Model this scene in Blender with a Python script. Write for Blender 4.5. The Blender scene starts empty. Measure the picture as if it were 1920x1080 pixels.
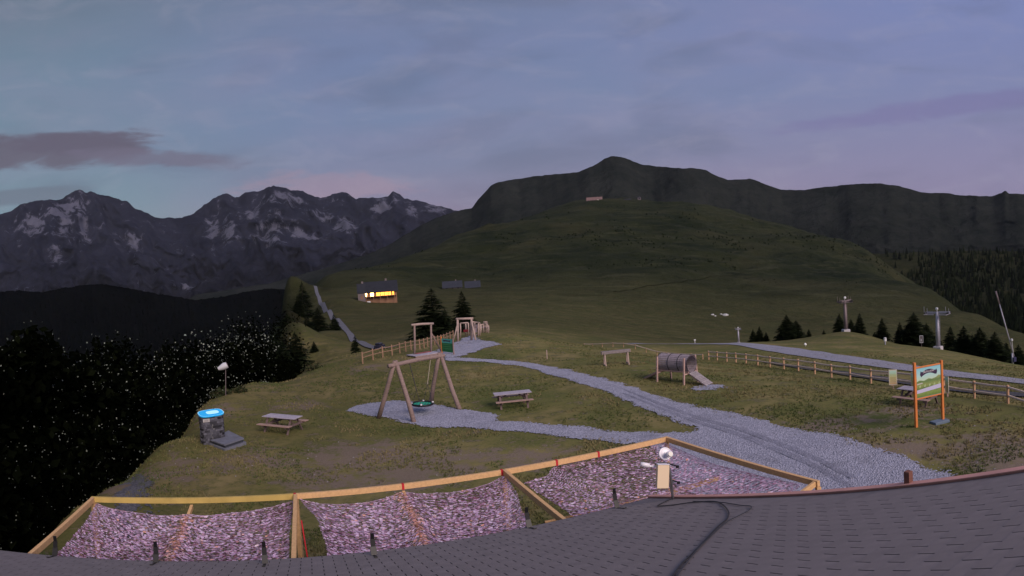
import bpy, math, random
import numpy as np
from mathutils import Vector, Matrix
R = math.radians
random.seed(7); rs = np.random.RandomState(7)
sc = bpy.context.scene
col = sc.collection

# ------------------------------------------------------------------ camera
F_PX, Y0, PITCH, ROLL, CAM_H = 1177.2026, 540.7034, -0.0393631, 0.0672418, 7.5   # panorama calibration (1920x1080 px)
_c, _s = math.cos(PITCH), math.sin(PITCH)
_rx = np.array([[1, 0, 0], [0, _c, -_s], [0, _s, _c]])
_c, _s = math.cos(ROLL), math.sin(ROLL)
RW = np.array([[_c, 0, _s], [0, 1, 0], [-_s, 0, _c]]) @ _rx
cam_d = bpy.data.cameras.new('camera')
cam = bpy.data.objects.new('camera', cam_d); col.objects.link(cam); sc.camera = cam
cam_d.type = 'PANO'
cam_d.panorama_type = 'EQUIRECTANGULAR'
cam_d.longitude_min = -960 / F_PX; cam_d.longitude_max = 960 / F_PX
cam_d.latitude_max = Y0 / F_PX; cam_d.latitude_min = -(1080 - Y0) / F_PX
cam_d.clip_start = 0.05; cam_d.clip_end = 60000
X, Y, Z = RW @ np.array([1, 0, 0]), RW @ np.array([0, 0, 1]), RW @ np.array([0, -1, 0])
cam.matrix_world = Matrix(((X[0], Y[0], Z[0], 0), (X[1], Y[1], Z[1], 0), (X[2], Y[2], Z[2], CAM_H), (0, 0, 0, 1)))

# ------------------------------------------------------------------ light
sun_d = bpy.data.lights.new('sun', 'SUN'); sun = bpy.data.objects.new('sun', sun_d); col.objects.link(sun)
sun_d.energy = 3.4; sun_d.angle = R(32); sun_d.color = (1.0, 0.83, 0.74)
SUN_AZ, SUN_EL = R(146), R(30)      # the afterglow, behind and to the right of the camera
sd = Vector((math.sin(SUN_AZ) * math.cos(SUN_EL), math.cos(SUN_AZ) * math.cos(SUN_EL), math.sin(SUN_EL)))
sun.rotation_euler = sd.to_track_quat('Z', 'Y').to_euler()
vs = sc.view_settings; vs.view_transform = 'Standard'; vs.look = 'None'; vs.gamma = 1; vs.exposure = 0
vs.use_curve_mapping = False

def ray(px, py):
    az = (np.asarray(px, float) - 960) / F_PX; el = -(np.asarray(py, float) - Y0) / F_PX
    d = np.stack([np.sin(az) * np.cos(el), np.cos(az) * np.cos(el), np.sin(el) + 0 * az], -1)
    return d @ RW.T

def azel(px, py):
    d = ray(px, py)
    return np.arctan2(d[..., 0], d[..., 1]), np.arcsin(d[..., 2])

# ------------------------------------------------------------------ world: dusk sky with cloud
class NT:
    """small helper over a node tree"""
    def __init__(s, tree): s.t = tree; tree.nodes.clear()
    def n(s, typ, **kw):
        nd = s.t.nodes.new(typ)
        for k, v in kw.items(): setattr(nd, k, v)
        return nd
    def set(s, sock, v):
        if isinstance(v, bpy.types.NodeSocket): s.t.links.new(v, sock)
        elif v is not None: sock.default_value = v
    def math(s, op, a, b=None, c=None, clamp=False):
        nd = s.n('ShaderNodeMath', operation=op); nd.use_clamp = clamp
        s.set(nd.inputs[0], a); s.set(nd.inputs[1], b); s.set(nd.inputs[2], c)
        return nd.outputs[0]
    def mix(s, f, a, b, mode='MIX'):
        nd = s.n('ShaderNodeMix', data_type='RGBA', blend_type=mode)
        s.set(nd.inputs[0], f); s.set(nd.inputs[6], a); s.set(nd.inputs[7], b)
        return nd.outputs[2]
    def ramp(s, f, stops, interp='LINEAR'):
        nd = s.n('ShaderNodeValToRGB'); cr = nd.color_ramp; cr.interpolation = interp
        while len(cr.elements) > 1: cr.elements.remove(cr.elements[-1])
        cr.elements[0].position = stops[0][0]; cr.elements[0].color = stops[0][1]
        for p, c in stops[1:]:
            e = cr.elements.new(p); e.color = c
        s.set(nd.inputs[0], f); return nd.outputs[0]
    def noise(s, vec, scale, detail=4, rough=.5, dist=0, dim='3D'):
        nd = s.n('ShaderNodeTexNoise', noise_dimensions=dim)
        s.set(nd.inputs['Vector'], vec); nd.inputs['Scale'].default_value = scale
        nd.inputs['Detail'].default_value = detail; nd.inputs['Roughness'].default_value = rough
        nd.inputs['Distortion'].default_value = dist
        return nd.outputs['Fac']
    def attr(s, nm): return s.n('ShaderNodeAttribute', attribute_name=nm).outputs['Fac']
    def remap(s, v, a, b, c=0., d=1., smooth=True):
        nd = s.n('ShaderNodeMapRange'); nd.interpolation_type = 'SMOOTHSTEP' if smooth else 'LINEAR'
        for i, q in enumerate((v, a, b, c, d)): s.set(nd.inputs[i], q)
        return nd.outputs[0]

def srgb(r, g, b, a=1.0):
    f = lambda c: (c / 255 / 12.92) if c / 255 <= .04045 else ((c / 255 + .055) / 1.055) ** 2.4
    return (f(r), f(g), f(b), a)

w = bpy.data.worlds.new('World'); sc.world = w; w.use_nodes = True
N = NT(w.node_tree)
tc = N.n('ShaderNodeTexCoord'); sep = N.n('ShaderNodeSeparateXYZ'); N.set(sep.inputs[0], tc.outputs['Generated'])
el = N.math('MULTIPLY', N.math('ARCSINE', sep.outputs[2]), 180 / math.pi)
az = N.math('MULTIPLY', N.math('ARCTAN2', sep.outputs[0], sep.outputs[1]), 180 / math.pi)
fe = N.remap(el, -5, 45, 0, 1, False)
P_ = lambda e: (e + 5) / 50
SKY_L = [(P_(-5), srgb(118, 140, 142)), (P_(4), srgb(128, 148, 148)), (P_(8), srgb(112, 138, 148)), (P_(13), srgb(108, 128, 146)), (P_(20), srgb(102, 124, 144)), (P_(28), srgb(98, 113, 130)), (1, srgb(100, 112, 140))]
SKY_M = [(P_(-5), srgb(140, 120, 138)), (P_(4), srgb(132, 120, 140)), (P_(9), srgb(116, 122, 148)), (P_(14), srgb(108, 123, 154)), (P_(20), srgb(106, 120, 154)), (P_(26), srgb(106, 117, 146)), (1, srgb(104, 110, 146))]
SKY_R = [(P_(-5), srgb(126, 116, 146)), (P_(4), srgb(130, 122, 150)), (P_(9), srgb(124, 123, 155)), (P_(14), srgb(117, 124, 160)), (P_(20), srgb(114, 124, 166)), (P_(27), srgb(112, 124, 170)), (1, srgb(108, 120, 166))]
cl, cm, cr_ = N.ramp(fe, SKY_L), N.ramp(fe, SKY_M), N.ramp(fe, SKY_R)
f1 = N.remap(az, -46, -12)                         # teal where the sun went down, violet opposite
f2 = N.remap(az, -4, 46)
f3 = N.remap(N.math('ABSOLUTE', az), 140, 180)     # closes the circle behind the camera
f1b = N.math('MAXIMUM', f1, f3)
sky = N.mix(f1b, cl, cm); sky = N.mix(f2, sky, cr_); sky = N.mix(f3, sky, cm)
mp = N.n('ShaderNodeMapping'); N.set(mp.inputs[0], tc.outputs['Generated']); mp.inputs['Scale'].default_value = (1, 1, 3.2)
nz = N.noise(mp.outputs[0], 2.4, 6, .55, .3)
sky = N.mix(N.math('MULTIPLY', N.remap(nz, .42, .70), .42), sky, N.mix(.5, sky, srgb(142, 132, 160)))
nz2 = N.noise(mp.outputs[0], 4.3, 5, .5, .5)
sky = N.mix(N.math('MULTIPLY', N.remap(nz2, .46, .74), .34), sky, srgb(86, 94, 116))
nz3 = N.noise(mp.outputs[0], 7.5, 7, .62, .8)
sky = N.mix(N.math('MULTIPLY', N.remap(nz3, .46, .72), .20), sky, srgb(150, 148, 166))
def blob(az0, el0, wa, we, tilt, k=.35):
    """soft lens-shaped cloud mask"""
    a = N.math('SUBTRACT', az, az0); e = N.math('SUBTRACT', N.math('SUBTRACT', el, el0), N.math('MULTIPLY', a, tilt))
    m2 = N.n('ShaderNodeMapping'); N.set(m2.inputs[0], tc.outputs['Generated']); m2.inputs['Scale'].default_value = (1, 1, 4)
    wob = N.math('MULTIPLY', N.math('SUBTRACT', N.noise(m2.outputs[0], 9, 6, .62, .4), .5), 4 * k)
    q = N.math('ADD', N.math('POWER', N.math('ABSOLUTE', N.math('DIVIDE', a, wa)), 2.2), N.math('POWER', N.math('ABSOLUTE', N.math('DIVIDE', e, we)), 2.0))
    return N.remap(N.math('ADD', q, wob), 1.25, .35)
def at(px, py):
    a, e = azel(px, py); return math.degrees(a), math.degrees(e)
a0, e0 = at(60, 284)
sky = N.mix(N.math('MULTIPLY', blob(a0, e0, 14, 1.7, .0, .8), .9), sky, srgb(92, 88, 102))
a0, e0 = at(150, 268)
sky = N.mix(N.math('MULTIPLY', blob(a0, e0, 8, 1.2, -.06, .8), .8), sky, srgb(90, 86, 102))
a0, e0 = at(300, 296)
sky = N.mix(N.math('MULTIPLY', blob(a0, e0, 8.5, .95, -.13, .8), .75), sky, srgb(102, 98, 116))
a0, e0 = at(25, 370)
sky = N.mix(N.math('MULTIPLY', blob(a0, e0, 7, .8, .03), .75), sky, srgb(98, 108, 122))
a0, e0 = at(610, 350)
sky = N.mix(N.math('MULTIPLY', blob(a0, e0, 9, 1.5, -.06, 1.0), .30), sky, srgb(168, 132, 142))
a0, e0 = at(1790, 200)
sky = N.mix(N.math('MULTIPLY', blob(a0, e0, 15, 1.1, .10, .7), .5), sky, srgb(108, 102, 146))
bg = N.n('ShaderNodeBackground'); N.set(bg.inputs[0], sky); bg.inputs[1].default_value = 1.18
out = N.n('ShaderNodeOutputWorld'); N.set(out.inputs[0], bg.outputs[0])

# ------------------------------------------------------------------ numpy noise
def vnoise(x, y, seed=0):
    xi = np.floor(x).astype(np.int64); yi = np.floor(y).astype(np.int64); fx = x - xi; fy = y - yi
    fx = fx * fx * (3 - 2 * fx); fy = fy * fy * (3 - 2 * fy)
    def h(a, b):
        n = (a * 374761393 + b * 668265263 + seed * 974634777) & 0xffffffff
        n = ((n ^ (n >> 13)) * 1274126177) & 0xffffffff
        return ((n ^ (n >> 16)) & 0xffff) / 65535.0
    return (h(xi, yi) * (1 - fx) + h(xi + 1, yi) * fx) * (1 - fy) + (h(xi, yi + 1) * (1 - fx) + h(xi + 1, yi + 1) * fx) * fy
def fbm(x, y, seed=0, oct=4, ridge=False):
    s = 0; a = .5; x = np.asarray(x, float); y = np.asarray(y, float)
    for k in range(oct):
        n = vnoise(x, y, seed + k)
        if ridge: n = 1 - abs(2 * n - 1)
        s = s + a * n; a *= .5; x = x * 2.03 + 11.3; y = y * 2.03 + 5.7
    return s / (1 - .5 ** oct)

# ------------------------------------------------------------------ materials
MATS = {}
def mat(name, base, rough=.85, var=.0, vscale=8., bump=0., bscale=40., stretch=None, metal=0., spec=.3, emit=None, estr=0., rnd=0., coat=0.):
    """plain painted / wooden / stone surface: colour broken by noise, fine bump"""
    if name in MATS: return MATS[name]
    m = bpy.data.materials.new(name); m.use_nodes = True; T = NT(m.node_tree)
    b = T.n('ShaderNodeBsdfPrincipled'); o = T.n('ShaderNodeOutputMaterial'); T.set(o.inputs[0], b.outputs[0])
    tcn = T.n('ShaderNodeTexCoord'); v = tcn.outputs['Object']
    if stretch:
        mpn = T.n('ShaderNodeMapping'); T.set(mpn.inputs[0], v); mpn.inputs['Scale'].default_value = stretch; v = mpn.outputs[0]
    c = tuple(base[:3]) + (1,)
    if var > 0:
        nn = T.noise(v, vscale, 5, .6)
        lo = tuple(x * (1 - var) for x in c[:3]) + (1,); hi = tuple(min(1, x * (1 + var)) for x in c[:3]) + (1,)
        cc = T.ramp(nn, [(.28, lo), (.72, hi)])
    else: cc = T.mix(0, c, c)
    if rnd > 0:
        oi = T.n('ShaderNodeObjectInfo')
        k = T.remap(oi.outputs['Random'], 0, 1, 1 - rnd, 1 + rnd, False)
        hs = T.n('ShaderNodeHueSaturation'); T.set(hs.inputs['Value'], k); T.set(hs.inputs['Color'], cc); cc = hs.outputs[0]
    T.set(b.inputs['Base Color'], cc); b.inputs['Roughness'].default_value = rough
    b.inputs['Metallic'].default_value = metal; b.inputs['Specular IOR Level'].default_value = spec
    if coat: b.inputs['Coat Weight'].default_value = coat
    if bump > 0:
        bn = T.n('ShaderNodeBump'); bn.inputs['Strength'].default_value = bump; bn.inputs['Distance'].default_value = .02
        T.set(bn.inputs['Height'], T.noise(v, bscale, 4, .65)); T.set(b.inputs['Normal'], bn.outputs[0])
    if emit:
        b.inputs['Emission Color'].default_value = tuple(emit[:3]) + (1,); b.inputs['Emission Strength'].default_value = estr
    MATS[name] = m; return m

def attr_mat(name, stops, rough=.9, attr='tone', two=True, spec=.2, trans=0.):
    """colour chosen per piece through a stored value"""
    m = bpy.data.materials.new(name); m.use_nodes = True; T = NT(m.node_tree)
    b = T.n('ShaderNodeBsdfPrincipled'); o = T.n('ShaderNodeOutputMaterial')
    a = T.n('ShaderNodeAttribute', attribute_name=attr)
    cc = T.ramp(a.outputs['Fac'], stops)
    T.set(b.inputs['Base Color'], cc); b.inputs['Roughness'].default_value = rough; b.inputs['Specular IOR Level'].default_value = spec
    if trans > 0:
        tr = T.n('ShaderNodeBsdfTranslucent'); T.set(tr.inputs[0], cc); mx = T.n('ShaderNodeMixShader'); mx.inputs[0].default_value = trans
        T.set(mx.inputs[1], b.outputs[0]); T.set(mx.inputs[2], tr.outputs[0]); T.set(o.inputs[0], mx.outputs[0])
    else: T.set(o.inputs[0], b.outputs[0])
    MATS[name] = m; return m

def ground_mat():
    m = bpy.data.materials.new('meadow_turf'); m.use_nodes = True; T = NT(m.node_tree)
    b = T.n('ShaderNodeBsdfPrincipled'); o = T.n('ShaderNodeOutputMaterial'); T.set(o.inputs[0], b.outputs[0])
    g = T.n('ShaderNodeNewGeometry'); p = g.outputs['Position']
    zone = T.n('ShaderNodeAttribute', attribute_name='zone').outputs['Fac']
    dirt = T.n('ShaderNodeAttribute', attribute_name='dirt').outputs['Fac']
    n1 = T.noise(p, .16, 5, .6, .4); n2 = T.noise(p, 1.1, 5, .65); n3 = T.noise(p, 7, 4, .7); n4 = T.noise(p, 30, 3, .7)
    near = T.ramp(n1, [(.36, (.095, .112, .036, 1)), (.5, (.165, .152, .056, 1)), (.62, (.235, .19, .088, 1))])
    near = T.mix(T.remap(n2, .38, .66), near, T.ramp(n3, [(.34, (.045, .066, .020, 1)), (.66, (.170, .150, .055, 1))]))
    near = T.mix(T.math('MULTIPLY', T.remap(n3, .52, .72), .55), near, (.16, .125, .07, 1))
    k = T.math('ADD', T.math('MULTIPLY', n2, .8), T.math('MULTIPLY', n3, .35)); k = T.math('ADD', k, T.math('MULTIPLY', dirt, .20))
    near = T.mix(T.math('MULTIPLY', T.remap(k, .61, .78), .85), near, T.ramp(n4, [(.3, (.14, .10, .078, 1)), (.7, (.26, .21, .18, 1))]))
    near = T.mix(T.math('MULTIPLY', T.remap(n4, .5, .8), .35), near, (.045, .052, .02, 1))
    sx_ = T.n('ShaderNodeSeparateXYZ'); T.set(sx_.inputs[0], p); dry = T.remap(T.math('ADD', sx_.outputs[0], T.math('MULTIPLY', T.math('SUBTRACT', n1, .5), 14)), -2, -13)  # drier brown turf to the left, plus its dimmer light painted in as darkening
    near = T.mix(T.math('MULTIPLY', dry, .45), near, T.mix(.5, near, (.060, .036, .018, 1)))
    # alpine slope beyond: heath, grass, scrub
    h1 = T.noise(p, .006, 6, .6, .6); h2 = T.noise(p, .028, 6, .65, .8); h3 = T.noise(p, .12, 5, .7)
    mpn = T.n('ShaderNodeMapping'); T.set(mpn.inputs[0], p); mpn.inputs['Scale'].default_value = (.004, .012, .05); mpn.inputs['Rotation'].default_value = (0, 0, .4)
    h4 = T.noise(mpn.outputs[0], 4, 6, .6, 1.)
    far = T.ramp(h1, [(.36, (.010, .015, .006, 1)), (.52, (.022, .027, .011, 1)), (.66, (.034, .035, .016, 1))])
    far = T.mix(T.math('MULTIPLY', T.remap(h2, .5, .68), .75), far, (.005, .009, .004, 1))
    far = T.mix(T.math('MULTIPLY', T.remap(h4, .52, .68), .55), far, (.054, .056, .030, 1))
    far = T.mix(T.math('MULTIPLY', T.remap(h3, .5, .8), .5), far, (.014, .016, .008, 1))
    cc = T.mix(T.remap(zone, 0, 1, 0, 1, False), near, far)
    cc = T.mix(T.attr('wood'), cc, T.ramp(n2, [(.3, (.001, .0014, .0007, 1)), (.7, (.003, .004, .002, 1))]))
    T.set(b.inputs['Base Color'], cc); b.inputs['Roughness'].default_value = .97; b.inputs['Specular IOR Level'].default_value = .05
    bn = T.n('ShaderNodeBump'); bn.inputs['Strength'].default_value = .6; bn.inputs['Distance'].default_value = .06
    T.set(bn.inputs['Height'], T.math('ADD', n3, T.math('MULTIPLY', n4, .5)))
    bn2 = T.n('ShaderNodeBump'); bn2.inputs['Distance'].default_value = 4.0; T.set(bn2.inputs['Strength'], T.math('MULTIPLY', zone, .8))
    T.set(bn2.inputs['Height'], T.math('ADD', h2, h3)); T.set(bn2.inputs['Normal'], bn.outputs[0])
    T.set(b.inputs['Normal'], bn2.outputs[0]); return m

def gravel_mat(name, lo, hi, scale=22.):
    m = bpy.data.materials.new(name); m.use_nodes = True; T = NT(m.node_tree)
    b = T.n('ShaderNodeBsdfPrincipled'); o = T.n('ShaderNodeOutputMaterial'); T.set(o.inputs[0], b.outputs[0])
    p = T.n('ShaderNodeNewGeometry').outputs['Position']
    vo = T.n('ShaderNodeTexVoronoi'); T.set(vo.inputs['Vector'], p); vo.inputs['Scale'].default_value = scale
    sepc = T.n('ShaderNodeSeparateColor'); T.set(sepc.inputs[0], vo.outputs['Color'])
    n1 = T.noise(p, .7, 5, .6); n2 = T.noise(p, 6, 4, .7)
    k = T.math('ADD', T.math('MULTIPLY', sepc.outputs[0], .55), T.math('MULTIPLY', n2, .5))
    cc = T.ramp(k, [(.2, lo), (.85, hi)])
    cc = T.mix(T.math('MULTIPLY', T.remap(n1, .5, .75), .4), cc, tuple(x * .7 for x in lo[:3]) + (1,))
    T.set(b.inputs['Base Color'], cc); b.inputs['Roughness'].default_value = .95; b.inputs['Specular IOR Level'].default_value = .15
    bn = T.n('ShaderNodeBump'); bn.inputs['Strength'].default_value = .9; bn.inputs['Distance'].default_value = .05
    T.set(bn.inputs['Height'], T.math('ADD', vo.outputs['Distance'], n2)); T.set(b.inputs['Normal'], bn.outputs[0])
    return m

def mountain_mat(name, rock_lo, rock_hi, snow=None, snow_amt=.0, scale=1.0, veg=None):
    m = bpy.data.materials.new(name); m.use_nodes = True; T = NT(m.node_tree)
    b = T.n('ShaderNodeBsdfPrincipled'); o = T.n('ShaderNodeOutputMaterial'); T.set(o.inputs[0], b.outputs[0])
    p = T.n('ShaderNodeNewGeometry').outputs['Position']
    mpn = T.n('ShaderNodeMapping'); T.set(mpn.inputs[0], p); mpn.inputs['Scale'].default_value = (scale, scale, scale * .45)
    n1 = T.noise(mpn.outputs[0], .0022, 8, .68, .3); n2 = T.noise(mpn.outputs[0], .011, 6, .65, .4)
    cc = T.ramp(T.math('ADD', T.math('MULTIPLY', n1, .6), T.math('MULTIPLY', n2, .4)), [(.36, rock_lo), (.64, rock_hi)])
    if veg: 
        vz = T.n('ShaderNodeAttribute', attribute_name='zone').outputs['Fac']
        cc = T.mix(T.remap(T.math('ADD', vz, T.math('MULTIPLY', T.math('SUBTRACT', n2, .5), .5)), .30, .66), veg, cc)
    if snow:
        zz = T.n('ShaderNodeAttribute', attribute_name='snow').outputs['Fac']
        mp3 = T.n('ShaderNodeMapping'); T.set(mp3.inputs[0], p); mp3.inputs['Scale'].default_value = (1, 1, .22); mp3.inputs['Rotation'].default_value = (0, .35, 0); n5 = T.noise(mp3.outputs[0], .010, 8, .74, .15)
        k = T.math('ADD', zz, T.math('MULTIPLY', T.math('SUBTRACT', n1, .5), 1.2)); k = T.math('ADD', k, T.math('MULTIPLY', T.math('SUBTRACT', n5, .5), 2.6))
        cc = T.mix(T.math('MULTIPLY', T.remap(k, .52, .70), snow_amt), cc, snow)
    T.set(b.inputs['Base Color'], cc); b.inputs['Roughness'].default_value = 1; b.inputs['Specular IOR Level'].default_value = 0
    bn = T.n('ShaderNodeBump'); bn.inputs['Strength'].default_value = .7; bn.inputs['Distance'].default_value = 60 / scale
    T.set(bn.inputs['Height'], T.math('ADD', n1, T.math('MULTIPLY', n2, .4))); T.set(b.inputs['Normal'], bn.outputs[0])
    return m

# ------------------------------------------------------------------ mesh builder
class MB:
    def __init__(s): s.v = []; s.f = []; s.m = []; s.tone = []
    def add(s, vs, fs, mi=0, tone=None):
        b = len(s.v); s.v.extend([tuple(q) for q in vs]); s.f.extend([tuple(b + i for i in f) for f in fs]); s.m.extend([mi] * len(fs))
        if tone is not None: s.tone.extend([tone] * len(fs))
    def box(s, c, size, rot=None, mi=0, bev=0.0):
        hx, hy, hz = size[0] / 2, size[1] / 2, size[2] / 2
        M = rot if rot is not None else Matrix.Identity(3)
        if bev <= 0:
            co = [(-hx, -hy, -hz), (hx, -hy, -hz), (hx, hy, -hz), (-hx, hy, -hz), (-hx, -hy, hz), (hx, -hy, hz), (hx, hy, hz), (-hx, hy, hz)]
            fs = [(0, 3, 2, 1), (4, 5, 6, 7), (0, 1, 5, 4), (1, 2, 6, 5), (2, 3, 7, 6), (3, 0, 4, 7)]
        else:
            e = min(bev, hx * .6, hy * .6, hz * .6); co = []; 
            prof = [(-hz, e), (-hz + e, 0), (hz - e, 0), (hz, e)]
            for z, ins in prof:
                ax, ay = hx - ins, hy - ins
                co += [(-ax, -ay, z), (ax, -ay, z), (ax, ay, z), (-ax, ay, z)]
            fs = [(3, 2, 1, 0), (12, 13, 14, 15)]
            for k in range(3):
                for j in range(4):
                    a = k * 4 + j; b_ = k * 4 + (j + 1) % 4; fs.append((a, b_, b_ + 4, a + 4))
        s.add([M @ Vector(q) + Vector(c) for q in co], fs, mi); return s
    def bar(s, a, b, wdt, thk, up=(0, 0, 1), mi=0, bev=.004):
        """squared timber from a to b"""
        a = Vector(a); b = Vector(b); d = b - a; L = d.length; x = d.normalized(); u = Vector(up)
        y = u.cross(x); 
        if y.length < 1e-4: y = Vector((0, 1, 0)).cross(x)
        y.normalize(); z = x.cross(y); M = Matrix((x, y, z)).transposed()
        return s.box((a + b) / 2, (L, wdt, thk), M, mi, bev)
    def tube(s, pts, rad, n=8, mi=0, cap=True, wob=0.0, seed=0):
        pts = [Vector(p) for p in pts]; k = len(pts); rr = rad if hasattr(rad, '__len__') else [rad] * k
        rnd = random.Random(seed); ref = None; vs = []
        for i, p in enumerate(pts):
            t = (pts[min(i + 1, k - 1)] - pts[max(i - 1, 0)]).normalized()
            if ref is None: ref = Vector((0, 0, 1)) if abs(t.z) < .9 else Vector((1, 0, 0))
            x = t.cross(ref).normalized(); y = x.cross(t).normalized(); ref = y
            for j in range(n):
                a = 2 * math.pi * j / n; q = rr[i] * (1 + wob * rnd.uniform(-1, 1))
                vs.append(p + x * (math.cos(a) * q) + y * (math.sin(a) * q))
        fs = [(i * n + j, i * n + (j + 1) % n, (i + 1) * n + (j + 1) % n, (i + 1) * n + j) for i in range(k - 1) for j in range(n)]
        if cap: fs += [tuple(range(n - 1, -1, -1)), tuple(range((k - 1) * n, k * n))]
        s.add(vs, fs, mi); return s
    def ring(s, c, r, thick, axis=(0, 0, 1), n=28, m=8, mi=0):
        ax = Vector(axis).normalized(); u = ax.orthogonal().normalized(); v = ax.cross(u); vs = []
        for i in range(n):
            a = 2 * math.pi * i / n; d = u * math.cos(a) + v * math.sin(a)
            for j in range(m):
                b = 2 * math.pi * j / m; vs.append(Vector(c) + d * (r + thick * math.cos(b)) + ax * thick * math.sin(b))
        fs = [(i * m + j, i * m + (j + 1) % m, ((i + 1) % n) * m + (j + 1) % m, ((i + 1) % n) * m + j) for i in range(n) for j in range(m)]
        s.add(vs, fs, mi); return s
    def disc(s, c, r, h, axis=(0, 0, 1), n=24, mi=0, dome=0.):
        ax = Vector(axis).normalized(); u = ax.orthogonal().normalized(); v = ax.cross(u); c = Vector(c); vs = []
        for zz, q in ((0, 1), (h, 1)) + (((h + dome * .7, .6), (h + dome * .95, .25)) if dome else ()):
            for i in range(n):
                a = 2 * math.pi * i / n; vs.append(c + (u * math.cos(a) + v * math.sin(a)) * r * q + ax * zz)
        L = len(vs) // n; fs = [tuple(range(n - 1, -1, -1)), tuple(range((L - 1) * n, L * n))]
        fs += [(k * n + i, k * n + (i + 1) % n, (k + 1) * n + (i + 1) % n, (k + 1) * n + i) for k in range(L - 1) for i in range(n)]
        s.add(vs, fs, mi); return s
    def mesh(s, name, mats, smooth=False):
        me = bpy.data.meshes.new(name); me.from_pydata(s.v, [], s.f)
        for m_ in (mats if isinstance(mats, (list, tuple)) else [mats]): me.materials.append(m_)
        if any(s.m): me.polygons.foreach_set('material_index', s.m)
        if smooth: me.polygons.foreach_set('use_smooth', [True] * len(me.polygons))
        if s.tone and len(s.tone) == len(s.f):
            at_ = me.attributes.new('tone', 'FLOAT', 'FACE'); at_.data.foreach_set('value', s.tone)
        me.update(); return me
    def obj(s, name, mats, parent=None, smooth=False, **tags):
        return link(name, s.mesh(name, mats, smooth), parent, **tags)

def link(name, me, parent=None, **tags):
    o = bpy.data.objects.new(name, me); col.objects.link(o)
    if parent is not None: o.parent = parent
    for k, v in tags.items(): o[k] = v
    return o
def nmesh(name, V, Fq, mats, smooth=False, attrs=None, face_attrs=None):
    """mesh from numpy arrays (all faces with the same corner count)"""
    V = np.asarray(V, np.float32); Fq = np.asarray(Fq, np.int32); k = Fq.shape[1]
    me = bpy.data.meshes.new(name); me.vertices.add(len(V)); me.vertices.foreach_set('co', V.ravel())
    me.loops.add(Fq.size); me.loops.foreach_set('vertex_index', Fq.ravel())
    me.polygons.add(len(Fq)); me.polygons.foreach_set('loop_start', np.arange(0, Fq.size, k, dtype=np.int32))
    try: me.polygons.foreach_set('loop_total', np.full(len(Fq), k, np.int32))
    except Exception: pass
    me.polygons.foreach_set('use_smooth', np.full(len(Fq), smooth))
    for m_ in (mats if isinstance(mats, (list, tuple)) else [mats]): me.materials.append(m_)
    for nm, arr in (attrs or {}).items():
        a = me.attributes.new(nm, 'FLOAT', 'POINT'); a.data.foreach_set('value', np.asarray(arr, np.float32))
    for nm, arr in (face_attrs or {}).items():
        a = me.attributes.new(nm, 'FLOAT', 'FACE'); a.data.foreach_set('value', np.asarray(arr, np.float32))
    me.update(calc_edges=True); me.validate(); return me
def thing(name, label, cat, loc=(0, 0, 0), rz=0., group=None):
    o = bpy.data.objects.new(name, None); col.objects.link(o); o.empty_display_size = .2
    o.location = loc; o.rotation_euler = (0, 0, rz); o['label'] = label; o['category'] = cat
    if group: o['group'] = group
    return o
def copy_thing(o, loc, rz=0., scale=1., label=None, group=None):
    c = o.copy(); col.objects.link(c); c.location = loc; c.rotation_euler = (0, 0, rz); c.scale = (scale,) * 3
    if label: c['label'] = label
    if group: c['group'] = group
    for ch in o.children:
        d = ch.copy(); col.objects.link(d); d.parent = c
        for g in ch.children:
            e = g.copy(); col.objects.link(e); e.parent = d
    return c

# ------------------------------------------------------------------ terrain height
CT = []            # (azimuth, range, z)
def cpx(px, py, r):
    a, e = azel(px, py); CT.append((float(a), float(r), CAM_H + r * math.tan(float(e))))
def caz(deg, r, z): CT.append((R(deg), r, z))
for d in range(-180, 181, 12):
    for r_ in (1.5, 4, 8): caz(d, r_, 0)
for d in range(-36, 49, 7):
    for r_ in (13, 20): caz(d, r_, 0)
for d in list(range(60, 181, 20)) + list(range(-170, -55, 20)):
    caz(d, 14, 0); caz(d, 30, -1.5); caz(d, 80, -9); caz(d, 300, -50); caz(d, 1200, -200); caz(d, 2600, -400)
# plateau rim on the left and the drop beyond it
for px, r_ in ((-60, 15), (0, 17), (90, 20.5), (185, 24), (280, 29.5), (370, 39), (430, 45), (500, 47.5)):
    a, e = azel(px, 700); d = math.degrees(a)
    caz(d, r_ * .8, 0); caz(d, r_, -.15); caz(d, r_ * 1.12, -1.7); caz(d, r_ * 1.5, -9); caz(d, r_ * 2.6, -30); caz(d, r_ * 5, -80); caz(d, 420, -150); caz(d, 1500, -330); caz(d, 2600, -430)
for px in (570, 640, 700):
    for r_ in (28, 38): caz(math.degrees(azel(px, 700)[0]), r_, 0)
cpx(560, 712, 48); cpx(560, 700, 56); cpx(565, 655, 140); cpx(565, 610, 220); cpx(568, 570, 330); cpx(570, 548, 430)
cpx(530, 720, 47); cpx(530, 712, 60); cpx(520, 690, 120); cpx(520, 640, 230); cpx(525, 600, 420)
cpx(620, 692, 51); cpx(625, 675, 66); cpx(615, 640, 120); cpx(612, 605, 190); cpx(600, 565, 320); cpx(594, 545, 410); cpx(600, 528, 560); cpx(610, 530, 900)
cpx(680, 668, 56); cpx(700, 660, 70); cpx(715, 655, 88); cpx(670, 625, 145); cpx(650, 600, 190)
cpx(700, 567, 300); cpx(740, 567, 300); cpx(690, 577, 262); cpx(745, 577, 262); cpx(700, 592, 225); cpx(750, 592, 225); cpx(720, 556, 340); cpx(740, 620, 150); cpx(640, 512, 600); cpx(645, 522, 900); cpx(700, 530, 430); cpx(747, 496, 800); cpx(750, 512, 1150)
cpx(760, 650, 66); cpx(800, 640, 82); cpx(820, 600, 160); cpx(830, 541, 500); cpx(880, 540, 500); cpx(813, 470, 950); cpx(815, 490, 1350)
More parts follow.
